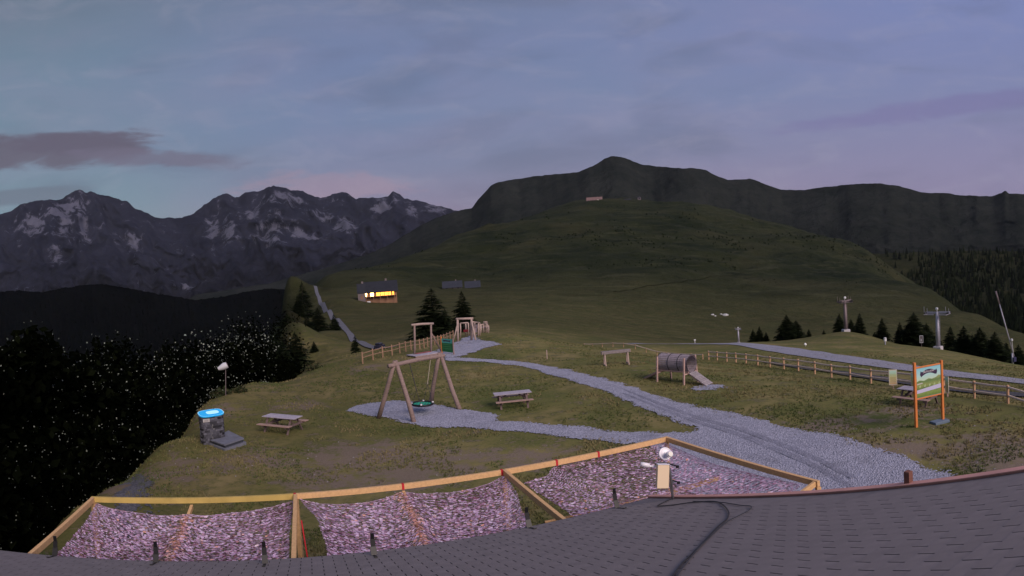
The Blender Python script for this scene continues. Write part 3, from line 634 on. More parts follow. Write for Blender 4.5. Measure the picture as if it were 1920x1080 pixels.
# bushes along the meadow rim
RIMB = attr_mat('rim_bush_leaf', [(0, (.012, .018, .006, 1)), (.6, (.03, .04, .014, 1)), (1, (.07, .06, .03, 1))])
for px, py, rd, lb in ((415, 742, .7, 'low scrubby bush at the meadow rim under the white windsock'), (388, 752, .5, 'small dry bush left of the windsock at the meadow rim'), (450, 735, .5, 'low tuft of scrub right of the windsock pole'), (535, 708, 1.1, 'dark rounded bush at the meadow rim above the left picnic table'), (500, 716, .9, 'black bush at the rim, left of the rounded one'), (585, 694, .8, 'dark bush at the rim where the slope turns green')):
    g = hit(px, py); o = thing('scrub_bush', lb, 'bush', g, 0, 'bushes along the meadow rim')
    n = 420; rn3 = np.random.RandomState(int(px)); d = rn3.normal(size=(n, 3)); d /= np.linalg.norm(d, axis=1)[:, None]; d[:, 2] = abs(d[:, 2]) * .8
    p = d * (rd * rn3.uniform(.3, 1.05, n) * (1 + .3 * np.sin(5 * np.arctan2(d[:, 0], d[:, 1]))))[:, None]; u = rn3.normal(size=(n, 3)) * .05; v = rn3.normal(size=(n, 3)) * .05
    V = np.stack([p - u, p + v, p + u, p - v], 1).reshape(-1, 3); link('foliage', nmesh('foliage', V, np.arange(n * 4).reshape(-1, 4), RIMB, False, face_attrs={'tone': rn3.rand(n)}), o)
    st = MB()
    for q_ in range(6):
        a = q_ * 1.05; st.tube([(0, 0, -.05), (math.cos(a) * rd * .3, math.sin(a) * rd * .3, rd * .4), (math.cos(a) * rd * .55, math.sin(a) * rd * .55, rd * .65)], [.02, .012, .004], 5)
    st.obj('stems', BARK, o)

# ------------------------------------------------------------------ gravel
GRAV = gravel_mat('pale_gravel', (.20, .202, .25, 1), (.44, .445, .56, 1))
GRAV2 = gravel_mat('road_gravel', (.15, .15, .18, 1), (.25, .25, .30, 1), 8)
ASPH = gravel_mat('dark_track', (.045, .045, .055, 1), (.085, .085, .10, 1), 8)
def smooth_poly(pts, n=6):
    """Catmull-Rom through closed outline"""
    P = [np.array(p[:2], float) for p in pts]; out = []; m = len(P)
    for i in range(m):
        p0, p1, p2, p3 = P[i - 1], P[i], P[(i + 1) % m], P[(i + 2) % m]
        for k in range(n):
            t = k / n; out.append(.5 * ((2 * p1) + (-p0 + p2) * t + (2 * p0 - 5 * p1 + 4 * p2 - p3) * t * t + (-p0 + 3 * p1 - 3 * p2 + p3) * t ** 3))
    return np.array(out)
def inside(x, y, poly):
    c = np.zeros(x.shape, bool); j = len(poly) - 1
    for i in range(len(poly)):
        xi, yi = poly[i]; xj, yj = poly[j]
        k = ((yi > y) != (yj > y)) & (x < (xj - xi) * (y - yi) / (yj - yi + 1e-12) + xi); c ^= k; j = i
    return c
def gravel_area(name, outline_px, cell, seed, label, lift=.02, rag=.5, material=None):
    W = smooth_poly([hit_near(*p, 84) for p in outline_px], 5)
    W2 = []
    for p_, q_ in zip(W, np.roll(W, -1, 0)):
        k_ = max(1, int(np.linalg.norm(q_ - p_) / 1.0)); W2 += [p_ + (q_ - p_) * i_ / k_ for i_ in range(k_)]
    W = np.array(W2)
    x0, y0 = W.min(0) - .5; x1, y1 = W.max(0) + .5
    gx = np.arange(x0, x1, cell); gy = np.arange(y0, y1, cell); CX, CY = np.meshgrid(gx + cell / 2, gy + cell / 2, indexing='ij')
    NT_ = 256; tx, ty = np.meshgrid(np.arange(NT_) * .25, np.arange(NT_) * .25, indexing='ij'); tl1 = (fbm(tx, ty, seed, 4) - .5) * rag * 1.5; tl2 = (fbm(tx, ty, seed + 9, 4) - .5) * rag * 1.5
    ti = (np.abs(CX) / .22).astype(int) % NT_; tj = (np.abs(CY) / .22).astype(int) % NT_
    rg = np.random.RandomState(seed); wx = CX + tl1[ti, tj] + rg.uniform(-.10, .10, CX.shape); wy = CY + tl2[ti, tj] + rg.uniform(-.10, .10, CX.shape)
    m = np.zeros(CX.shape, bool); bsz = 24
    for bi in range(0, CX.shape[0], bsz):
        xa, xb = gx[bi] - rag * 2 - .3, gx[min(bi + bsz, len(gx) - 1)] + rag * 2 + .3
        for bj in range(0, CX.shape[1], bsz):
            ya, yb = gy[bj] - rag * 2 - .3, gy[min(bj + bsz, len(gy) - 1)] + rag * 2 + .3
            near_ = bool((((W[:, 0] > xa - 2) & (W[:, 0] < xb + 2) & (W[:, 1] > ya - 2) & (W[:, 1] < yb + 2))).any())
            if near_: m[bi:bi + bsz, bj:bj + bsz] = inside(wx[bi:bi + bsz, bj:bj + bsz], wy[bi:bi + bsz, bj:bj + bsz], W)
            else: m[bi:bi + bsz, bj:bj + bsz] = bool(inside(np.array([(xa + xb) / 2]), np.array([(ya + yb) / 2]), W)[0])
    VX, VY = np.meshgrid(np.append(gx, gx[-1] + cell), np.append(gy, gy[-1] + cell), indexing='ij'); idx = np.arange(VX.size).reshape(VX.shape)
    q = np.stack([idx[:-1, :-1], idx[1:, :-1], idx[1:, 1:], idx[:-1, 1:]], -1)[m]
    used = np.unique(q); rm = np.full(VX.size, -1); rm[used] = np.arange(len(used)); ux, uy = VX.ravel()[used], VY.ravel()[used]
    # heights off a coarse grid of the terrain, then small lumps
    cs = 0.8; hx = np.arange(x0 - cs, x1 + 2 * cs, cs); hy = np.arange(y0 - cs, y1 + 2 * cs, cs); HX, HY = np.meshgrid(hx, hy, indexing='ij'); HH = height(HX, HY)
    fx = (ux - hx[0]) / cs; fy = (uy - hy[0]) / cs; ix = fx.astype(int); iy = fy.astype(int); fx -= ix; fy -= iy
    z = HH[ix, iy] * (1 - fx) * (1 - fy) + HH[ix + 1, iy] * fx * (1 - fy) + HH[ix, iy + 1] * (1 - fx) * fy + HH[ix + 1, iy + 1] * fx * fy
    z += lift + rs.uniform(-1, 1, len(z)) * cell * .10
    link(name, nmesh(name, np.stack([ux, uy, z], -1), rm[q], material or GRAV, False), kind='structure', label=label)
    return W
gravel_area('gravel_path', [(840, 671), (900, 673), (960, 678), (1010, 683), (1060, 693), (1120, 708), (1180, 725), (1240, 745), (1300, 762), (1380, 775), (1450, 795), (1540, 812), (1620, 835), (1700, 862), (1760, 885), (1810, 906), (1850, 960), (1700, 980), (1500, 960), (1330, 950), (1250, 880), (1215, 838), (1150, 831), (1080, 824), (1000, 814), (930, 807), (860, 803), (800, 800), (750, 790), (690, 779), (652, 769), (690, 757), (740, 752), (800, 757), (860, 768), (900, 773), (938, 778), (935, 789), (1000, 794), (1060, 799), (1120, 805), (1200, 811), (1290, 812), (1306, 803), (1280, 796), (1240, 779), (1200, 761), (1150, 741), (1100, 723), (1050, 708), (1000, 693), (960, 685), (900, 679), (840, 677)], .065, 5, 'pale gravel path', .035, .5)
gravel_area('play_area_path', [(800, 664), (822, 657), (845, 646), (868, 636), (884, 630), (893, 634), (905, 640), (940, 645), (905, 655), (868, 668), (842, 672), (812, 672)], .12, 15, 'pale gravel below the log frames', .05, .7)
gravel_area('tunnel_gravel', [(1300, 727), (1330, 720), (1362, 724), (1345, 731), (1312, 733)], .07, 25, 'gravel patch at the tunnel ramp', .03, .7)
gravel_area('bare_stony_patch', [(200, 905), (225, 900), (268, 914), (258, 926), (212, 928)], .07, 35, 'bare stony patch at the meadow rim', .03, .9, gravel_mat('dull_gravel', (.07, .07, .085, 1), (.14, .14, .16, 1)))

def ribbon(name, centre, width, material, label, lift=.05, n=90):
    """road draped over the terrain: centre line in photo pixels with ground hits"""
    C = [np.array((at_r(*q_) if len(q_) == 3 else hit(*q_))[:2]) for q_ in centre]; P = []
    for i in range(len(C) - 1):
        p0, p1, p2, p3 = C[max(i - 1, 0)], C[i], C[i + 1], C[min(i + 2, len(C) - 1)]
        for k_ in range(12):
            t = k_ / 12; P.append(.5 * ((2 * p1) + (-p0 + p2) * t + (2 * p0 - 5 * p1 + 4 * p2 - p3) * t * t + (-p0 + 3 * p1 - 3 * p2 + p3) * t ** 3))
    P = np.array(P + [C[-1]]); T_ = np.gradient(P, axis=0); T_ /= np.linalg.norm(T_, axis=1)[:, None] + 1e-9; S = np.stack([-T_[:, 1], T_[:, 0]], -1)
    wv_ = width if hasattr(width, '__len__') else [width, width]; W = np.interp(np.linspace(0, 1, len(P)), np.linspace(0, 1, len(wv_)), wv_)
    cols = np.linspace(-.5, .5, 9); V = []
    for c in cols:
        off = c * W * (1 + .12 * (fbm(np.arange(len(P)) * .4, np.zeros(len(P)) + c * 3, 4) - .5)); q = P + S * off[:, None]
        V.append(np.column_stack([q, height(q[:, 0], q[:, 1]) + lift * (1 + abs(W) / 8)]))
    V = np.stack(V, 1); i = np.arange(V.shape[0] * V.shape[1]).reshape(V.shape[:2])
    q = np.stack([i[:-1, :-1], i[1:, :-1], i[1:, 1:], i[:-1, 1:]], -1).reshape(-1, 4)
    link(name, nmesh(name, V.reshape(-1, 3), q, material, True), kind='structure', label=label)
ribbon('lift_road', [(1180, 644), (1290, 645), (1390, 645), (1474, 657), (1583, 673), (1692, 689), (1800, 703), (1920, 717), (2060, 735)], [1.8, 2.4, 4.4, 4.6, 4.2, 3.8, 3.6], gravel_mat('lift_road_gravel', (.19, .19, .23, 1), (.33, .33, .40, 1), 8), 'grey gravel road', .04)
ribbon('lower_track', [(1440, 680), (1510, 691), (1600, 704), (1700, 718), (1800, 732), (1900, 741), (2000, 750)], [1.1, 1.6, 1.7, 1.7], ASPH, 'dark narrow track behind the fence', .06)
ribbon('ridge_track', [(590, 541, 410), (597, 556, 340), (606, 570, 285), (618, 585, 235), (630, 598, 200), (642, 611, 168), (656, 627, 136), (670, 641, 112), (690, 650, 97), (715, 654, 88), (742, 656, 80)], [1.9, 1.7, 1.5, 1.5], gravel_mat('faint_track', (.09, .09, .105, 1), (.17, .17, .20, 1), 8), 'grey track running down from the ridge', .14)

ribbon('hill_trail', [(1150, 548), (1200, 540), (1260, 531), (1320, 523), (1390, 512)], [.9, 1.5, .9], mat('trodden_turf', (.018, .020, .011), rough=1, spec=0), 'faint dark trail across the hill', .3)
# grass tufts over the near meadow
GRASS = attr_mat('grass_blade', [(0, (.070, .092, .030, 1)), (.4, (.120, .125, .045, 1)), (.7, (.165, .145, .062, 1)), (1, (.20, .165, .085, 1))], trans=.15)
def tufts():
    rn = np.random.RandomState(22); n = 80000
    a = rn.uniform(R(-46), R(48), n); r = np.exp(rn.uniform(math.log(12), math.log(70), n)); x, y = r * np.sin(a), r * np.cos(a)
    gp = bpy.data.objects['gravel_path'].data
    keep = r < rim(a) * 1.05; keep |= a > azel(620, 700)[0]
    from mathutils.bvhtree import BVHTree
    Wp = GPOLY; keep &= ~inside(x + rn.normal(0, .28, n), y + rn.normal(0, .28, n), Wp); 
    keep &= fbm(x * .5, y * .5, 55) > .44
    x, y, r = x[keep], y[keep], r[keep]; n = len(x); z = height(x, y)
    tone = np.clip(fbm(x * .35, y * .35, 60) * 2.4 - .75 + rn.uniform(-.3, .3, n), 0, 1)
    V = []; Ff = []; tn = []
    for b in range(3):
        th = rn.uniform(0, 6.28, n); w_ = .012 + r * .0006; h = rn.uniform(.03, .10, n) * (1 + (tone > .8) * .3); ox, oy = rn.uniform(-.05, .05, n), rn.uniform(-.05, .05, n); ln = rn.uniform(-.06, .06, (n, 2))
        p0 = np.stack([x + ox - np.cos(th) * w_, y + oy - np.sin(th) * w_, z - .01], -1); p1 = np.stack([x + ox + np.cos(th) * w_, y + oy + np.sin(th) * w_, z - .01], -1); p2 = np.stack([x + ox + ln[:, 0], y + oy + ln[:, 1], z + h], -1)
        V.append(np.stack([p0, p1, p2], 1).reshape(-1, 3)); tn.append(tone)
    V = np.vstack(V); link('grass', nmesh('grass', V, np.arange(len(V)).reshape(-1, 3), GRASS, False, face_attrs={'tone': np.concatenate(tn)}), kind='stuff', label='short dry grass tufts of the meadow', category='grass')
GPOLY = smooth_poly([hit_near(*p, 84) for p in [(840, 671), (960, 678), (1060, 693), (1180, 725), (1300, 762), (1450, 795), (1620, 835), (1760, 885), (1850, 960), (1600, 1010), (1300, 960), (1215, 838), (1000, 814), (800, 800), (690, 779), (652, 769), (740, 752), (860, 768), (938, 778), (1000, 794), (1200, 811), (1306, 803), (1200, 761), (1050, 708), (960, 685), (840, 677)]], 4)
tufts()
TYRE = gravel_mat('pressed_gravel', (.17, .172, .22, 1), (.37, .375, .48, 1), 30)
for lb, off in (('left', -3), ('right', 5)):
    ribbon('wheel_track', [(1168, 733 + off), (1230, 758 + off), (1300, 785 + off), (1380, 808 + off * 1.3), (1460, 838 + off * 1.6), (1540, 872 + off * 2), (1600, 905 + off * 2.4)], [.12, .3, .34, .2], TYRE, 'pressed wheel track in the gravel', .042)
# loose stones near the path edge and in the dirt
def stones():
    rn = np.random.RandomState(77); pts = []
    for px, py, sp, n in ((1700, 880, 2.2, 160), (1860, 850, 2.5, 160), (1640, 850, 1.5, 60), (1550, 820, 1.2, 50), (1300, 800, 1.0, 40), (1340, 727, .8, 30), (480, 870, 1.6, 25), (770, 870, 2.2, 35), (640, 850, 2, 20), (320, 880, 1.5, 30), (1000, 800, 2, 20)):
        g = hit(px, py)
        for _ in range(n): pts.append((g.x + rn.normal() * sp, g.y + rn.normal() * sp))
    p = np.array(pts); z = height(p[:, 0], p[:, 1]); m = MB()
    for (x, y), zz in zip(p, z):
        s_ = rn.uniform(.015, .045); v = [Vector((x + s_ * rn.uniform(.6, 1.2) * math.cos(a), y + s_ * rn.uniform(.6, 1.2) * math.sin(a), zz - .01)) for a in (0, 1.3, 2.6, 3.9, 5.1)]
        t_ = [q_ + Vector((-s_ * .3 * math.cos(i), -.0, s_ * rn.uniform(.5, .9))) for i, q_ in enumerate(v)]
        m.add(v + t_, [(5, 6, 7, 8, 9)] + [(i, (i + 1) % 5, 5 + (i + 1) % 5, 5 + i) for i in range(5)])
    m.obj('loose_stones', mat('stone_pale', (.24, .22, .22), var=.3, vscale=3), kind='stuff', label='loose pale stones in the thin grass', category='stones')
stones()
#@@OBJECTS
# ------------------------------------------------------------------ the hut roof below the camera
ET, EN = np.array([.94029768, .34035315]), np.array([-.34035315, .94029768])       # along the eave, away from the hut
DN, SL = 9.0594509, .30
KS = math.sqrt(1 + SL * SL)
def roofp(a, b, h=0.):
    """a along the eave, b up the slope from the eave, h out of the roof"""
    q = ET * a + EN * (DN - b / KS); z = CAM_H - 4.3 + b * SL / KS
    nn = Vector((EN[0] * SL, EN[1] * SL, 1)) / KS
    return Vector((q[0], q[1], z)) + nn * h
_ra, _rb = roofp(1, 0) - roofp(0, 0), (roofp(0, 1) - roofp(0, 0))
RM = Matrix((-_ra.normalized(), _rb.normalized(), _rb.cross(_ra).normalized())).transposed()
A0, A1, BR = -10.5, 5.52, 11.2
hut = thing('alpine_hut', 'grey shingled hut roof filling the bottom of the picture with brown fascia on the right', 'hut')
SH_DK = mat('asphalt_shingle', (.215, .186, .186), rough=.92, var=.14, vscale=4, bump=.25, bscale=300, rnd=.04, spec=.25)
UNDER = mat('roof_underlay', (.02, .02, .022), rough=.95)
BROWN = mat('brown_fascia', (.60, .30, .245), rough=.6, var=.12, vscale=4, spec=.35)
WALLW = mat('hut_timber', (.17, .10, .06), var=.3, vscale=5, stretch=(1, 1, 8))
def slab(a0, a1, b0, b1, h0, h1, mb, mi=0):
    c = roofp((a0 + a1) / 2, (b0 + b1) / 2, (h0 + h1) / 2); mb.box(c, (a1 - a0, b1 - b0, h1 - h0), RM, mi)
m_ = MB(); slab(A0, A1 - .02, .02, BR, -.14, -.012, m_); m_.obj('roof_deck', UNDER, hut)
# other side of the roof, walls
m_ = MB(); rid = [roofp(A0, BR, 0), roofp(A1, BR, 0)]; dn_ = Vector((-EN[0], -EN[1], 0)) * 9 + Vector((0, 0, -2.7)); 
m_.add([rid[0], rid[1], rid[1] + dn_, rid[0] + dn_, rid[0] - Vector((0, 0, .14)), rid[1] - Vector((0, 0, .14)), rid[1] + dn_ - Vector((0, 0, .14)), rid[0] + dn_ - Vector((0, 0, .14))], [(0, 1, 2, 3), (7, 6, 5, 4), (0, 4, 5, 1), (1, 5, 6, 2), (2, 6, 7, 3), (3, 7, 4, 0)])
m_.obj('rear_roof', SH_DK, hut)
m_ = MB(); W0, W1 = A0 + .5, A1 - .5
def gpt(a, dd, z): q = ET * a + EN * dd; return Vector((q[0], q[1], z))
d_f, d_b = DN - .75, DN - BR / KS - 8.4
for (a, d, a2, d2) in ((W0, d_f, W1, d_f), (W1, d_f, W1, d_b), (W1, d_b, W0, d_b), (W0, d_b, W0, d_f)):
    def top(aa, dd):
        b = (DN - dd) * KS; z = CAM_H - 4.3 + (DN - dd) * SL
        dr = DN - BR / KS
        if dd < dr: z = CAM_H - 4.3 + BR * SL / KS - (dr - dd) * .3
        return z - .16
    pts = [(a, d)]
    if a == a2: pts.append((a, DN - BR / KS))
    pts.append((a2, d2))
    for (p, q_) in zip(pts[:-1], pts[1:]): m_.add([gpt(*p, -1.2), gpt(*q_, -1.2), gpt(*q_, top(*q_)), gpt(*p, top(*p))], [(0, 1, 2, 3)])
m_.obj('wall', WALLW, hut)
# shingles: 3-tab courses, each tab a piece; nearest 300 single, the rest joined
TW, EX, SLOT = .30, .155, .012
def tab_geo(mb, a, b, rnd):
    w_ = TW - SLOT; c0 = roofp(a, b, 0); dz = rnd.uniform(0, .0016)
    v = [roofp(a - w_ / 2, b + .001, -.002), roofp(a + w_ / 2, b + .001, -.002), roofp(a + w_ / 2, b + EX + .004, -.004), roofp(a - w_ / 2, b + EX + .004, -.004),
         roofp(a - w_ / 2, b + .001, .0046 + dz / 3), roofp(a + w_ / 2, b + .001, .0046 + dz / 3), roofp(a + w_ / 2, b + EX + .004, .0024), roofp(a - w_ / 2, b + EX + .004, .0024)]
    mb.add(v, [(4, 5, 6, 7), (0, 1, 5, 4), (1, 2, 6, 5), (3, 0, 4, 7)])
tabs = []
for j in range(int(BR / EX)):
    off = (j % 2) * TW / 2 + .07
    for i in range(int((A1 - A0) / TW) + 1):
        a = A0 + TW / 2 + i * TW + off
        if a + TW / 2 < A1 - .06: tabs.append((a, j * EX))
camp = Vector((0, 0, CAM_H))
def tdist(t):
    p = roofp(*t); v = p - camp; d_ = RW.T @ np.array(v); az_ = math.atan2(d_[0], d_[1]) * F_PX; el_ = math.asin(d_[2] / v.length) * F_PX
    return v.length if abs(az_) < 960 and el_ > -(1080 - Y0) else 99 + v.length
tabs.sort(key=tdist)
rnd_ = random.Random(4)
# shared mesh in local frame
lm = MB(); w_ = TW - SLOT
lm.add([(-w_ / 2, 0, -.002), (w_ / 2, 0, -.002), (w_ / 2, EX + .003, -.004), (-w_ / 2, EX + .003, -.004), (-w_ / 2, 0, .005), (w_ / 2, 0, .005), (w_ / 2, EX + .003, .0024), (-w_ / 2, EX + .003, .0024)], [(4, 5, 6, 7), (0, 1, 5, 4), (1, 2, 6, 5), (3, 0, 4, 7)])
sm_ = lm.mesh('shingle', SH_DK)
for (a, b) in tabs[:300]:
    o = link('shingle', sm_, hut); o.matrix_local = Matrix.Translation(roofp(a, b, rnd_.uniform(0, .001))) @ RM.to_4x4()
m_ = MB()
for (a, b) in tabs[300:]: tab_geo(m_, a, b, rnd_)
m_.obj('shingle_field', SH_DK, hut, kind='stuff')
m_ = MB(); slab(A1 - .42, A1 - .055, .01, BR, -.010, .0012, m_); slab(A0, A0 + .42, .01, BR, -.010, .0012, m_); m_.obj('edge_strip', SH_DK, hut, kind='stuff')
# brown fascia board with metal lip on the gable edge, gutter strip at the corner
m_ = MB(); slab(A1 - .05, A1 + .04, -.05, BR, -.22, .0255, m_); m_.obj('fascia_board', BROWN, hut)
m_ = MB(); slab(A1 - .075, A1 + .055, -.06, BR, .026, .036, m_); m_.obj('edge_flashing', BROWN, hut)
m_ = MB(); slab(A0, A1 - .06, -.02, .0, -.13, .004, m_); m_.obj('drip_edge', mat('drip_metal', (.04, .04, .045), rough=.5, metal=.6), hut)
p = at_z(1716, 908, CAM_H - 4.3 + .2); q_ = ET @ np.array(p[:2])
# find b on the gable for that column
def ab_of(px, py):
    d = ray(px, py); dd = d[:2] @ EN; c0 = 4.3 - SL * DN; k_ = c0 / (-d[2] - SL * dd); P = d[:2] * k_; return float(P @ ET), float((DN - P @ EN) * KS)
_, bb = ab_of(1716, 905); m_ = MB(); m_.box(roofp(A1 + .02, bb, .09), (.075, .07, .17), Matrix.Rotation(R(20), 3, 'Z'), 0, .006); m_.obj('gable_post', mat('weathered_brown', (.16, .07, .055), var=.3), hut)

# black snow hooks standing at the eave
BLK = mat('black_metal', (.012, .012, .014), rough=.45, metal=.4, spec=.5)
HK = [(103, 1043, 'leftmost black snow hook at the eave, before the first net'), (292, 1056, 'black snow hook standing before the middle of the left net'), (497, 1058, 'black snow hook left of the yellow post by the second net'), (702, 1042, 'straight black snow hook before the seam of the second net'), (993, 990, 'black snow hook beside the corner of the second net'), (1158, 953, 'rightmost black snow hook, before the right-hand net near the roof device')]
for k_, (px, py, lb) in enumerate(HK):
    a, b = ab_of(px, py); b = max(b, .04); base = roofp(a, b, .012); t = thing('snow_hook', lb, 'snow guard', base, 0, 'snow hooks along the eave')
    M = RM; m_ = MB(); prof = [(0, 0, 0), (0, -.015, .13), (0, -.005, .25), (0, .03, .34)]
    L = [M @ Vector((0, y_, z_)) for _, y_, z_ in prof]
    for i in range(3): m_.bar(L[i], L[i + 1],   .085 - i * .016, .012, M @ Vector((0, 1, 0)), bev=0)
    m_.obj('hook', BLK, t)
    m_ = MB(); m_.box(M @ Vector((0, .13, -.002)), (.034, .30, .006), M); m_.box(M @ Vector((0, .26, .006)), (.05, .03, .012), M); m_.obj('strap', BLK, t)

# ------------------------------------------------------------------ net canopies
NETM = attr_mat('net_flap', [(0, (.07, .02, .035, 1)), (.18, (.20, .07, .11, 1)), (.32, (.44, .24, .36, 1)), (.6, (.70, .50, .72, 1)), (.86, (.82, .68, .88, 1)), (.93, (.78, .38, .26, 1)), (1, (.80, .70, .84, 1))], rough=.9, trans=.25)
CORD = mat('net_cord', (.30, .22, .28), rough=.9)
PINE = mat('new_pine', (.60, .37, .18), rough=.7, var=.16, vscale=3, stretch=(6, 6, 6), bump=.2)
PINEY = mat('yellow_pine', (.46, .33, .10), rough=.7, var=.18, vscale=3, bump=.2)
REDW = mat('red_strap', (.45, .02, .03), rough=.8)
ZB = 3.0
BL = np.array([-8.57, 10.29]); BRt = np.array(at_z(1250, 823, ZB)[:2]); BD = (BRt - BL) / np.linalg.norm(BRt - BL); BLEN = np.linalg.norm(BRt - BL); BN = np.array([BD[1], -BD[0]])   # towards the hut
def cv(u, v, z=ZB): q = BL + BD * u + BN * v; return Vector((q[0], q[1], z))
def uv(px, py, z=ZB - .08): p = np.array(at_z(px, py, z)[:2]) - BL; return np.array([p @ BD, p @ BN])
us = [0, uv(555, 929)[0], uv(940, 886)[0], BLEN]
canopy = thing('net_pergola', 'long pale timber frame beside the hut carrying three camouflage nets', 'pergola', (0, 0, 0))
def beam(name, a, b, wd=.07, th=.14, m=None, lab=None):
    mb = MB().bar(a, b, wd, th); o = mb.obj(name, m or PINE, canopy)
    if lab: o['label'] = lab
    return o
for i in range(3):      # front beam in three lengths, each sawn joint set apart
    mb = MB().bar(cv(us[i] + (.004 if i else -.05), 0), cv(us[i + 1] - (.004 if i < 2 else -.03), 0), .075, .12); o = mb.obj('front_beam', PINEY if i == 0 else PINE, canopy)
    if i == 0: o['label'] = 'yellowish front beam'
for i, u in enumerate(us):
    ln = 4.6
    if i == 3:
        e = uv(1535, 907, ZB); ln = float(e[1]) 
        RB_end = cv(BLEN, 0), cv(float(e[0]), float(e[1]))
        beam('rafter', cv(BLEN, .045), RB_end[1], .075, .12)
    else: beam('rafter', cv(u, .042), cv(u + .0, ln), .075, .13)
for i in range(3):      # mid rafters seen at the front beam, and cross joists
    um = (us[i] + us[i + 1]) / 2
    if i < 2: beam('mid_rafter', cv(um, .042, ZB - .13), cv(um, 4.3, ZB - .75), .06, .10)
    vj = [1.95, 1.95, 2.1][i]
    u0, u1 = us[i] + .042, us[i + 1] - .042
    if i == 2: beam('joist', cv(u0, vj, ZB - .44), cv(u1, vj, ZB - .44), .05, .10)
e = uv(1535, 907, ZB); beam('end_joist', cv(float(e[0]) - .04, float(e[1]) - .06, ZB), cv(us[2] + .1, float(e[1]) - .06, ZB - 1.1), .06, .11)
for u, v in ((0, .0), (us[1], 0), (us[2], 0), (BLEN, 0), (float(e[0]), float(e[1]) - .02)):
    p0 = cv(u, v, 0); g = gz(p0.x, p0.y); mb = MB().bar(Vector((p0.x, p0.y, g - .1)), cv(u, v, ZB - .065), .09, .09, (1, 0, 0)); mb.obj('post', PINE, canopy)
for px, py in ((553, 925), (940, 885), (1041, 866), (1118, 850), (757, 915)):
    u, v = uv(px, py, ZB); c = cv(u, .0, ZB + .0); mb = MB().box(c, (.05, .082, .128), Matrix.Rotation(math.atan2(BD[1], BD[0]), 3, 'Z')); mb.obj('strap', REDW, canopy)
mb = MB().tube([cv(us[1] + .10, .9, ZB - .2), cv(us[1] + .22, 1.9, ZB - 1.2), cv(us[1] + .30, 2.6, ZB - 2.2)], .014, 6); mb.obj('hanging_strap', REDW, canopy)

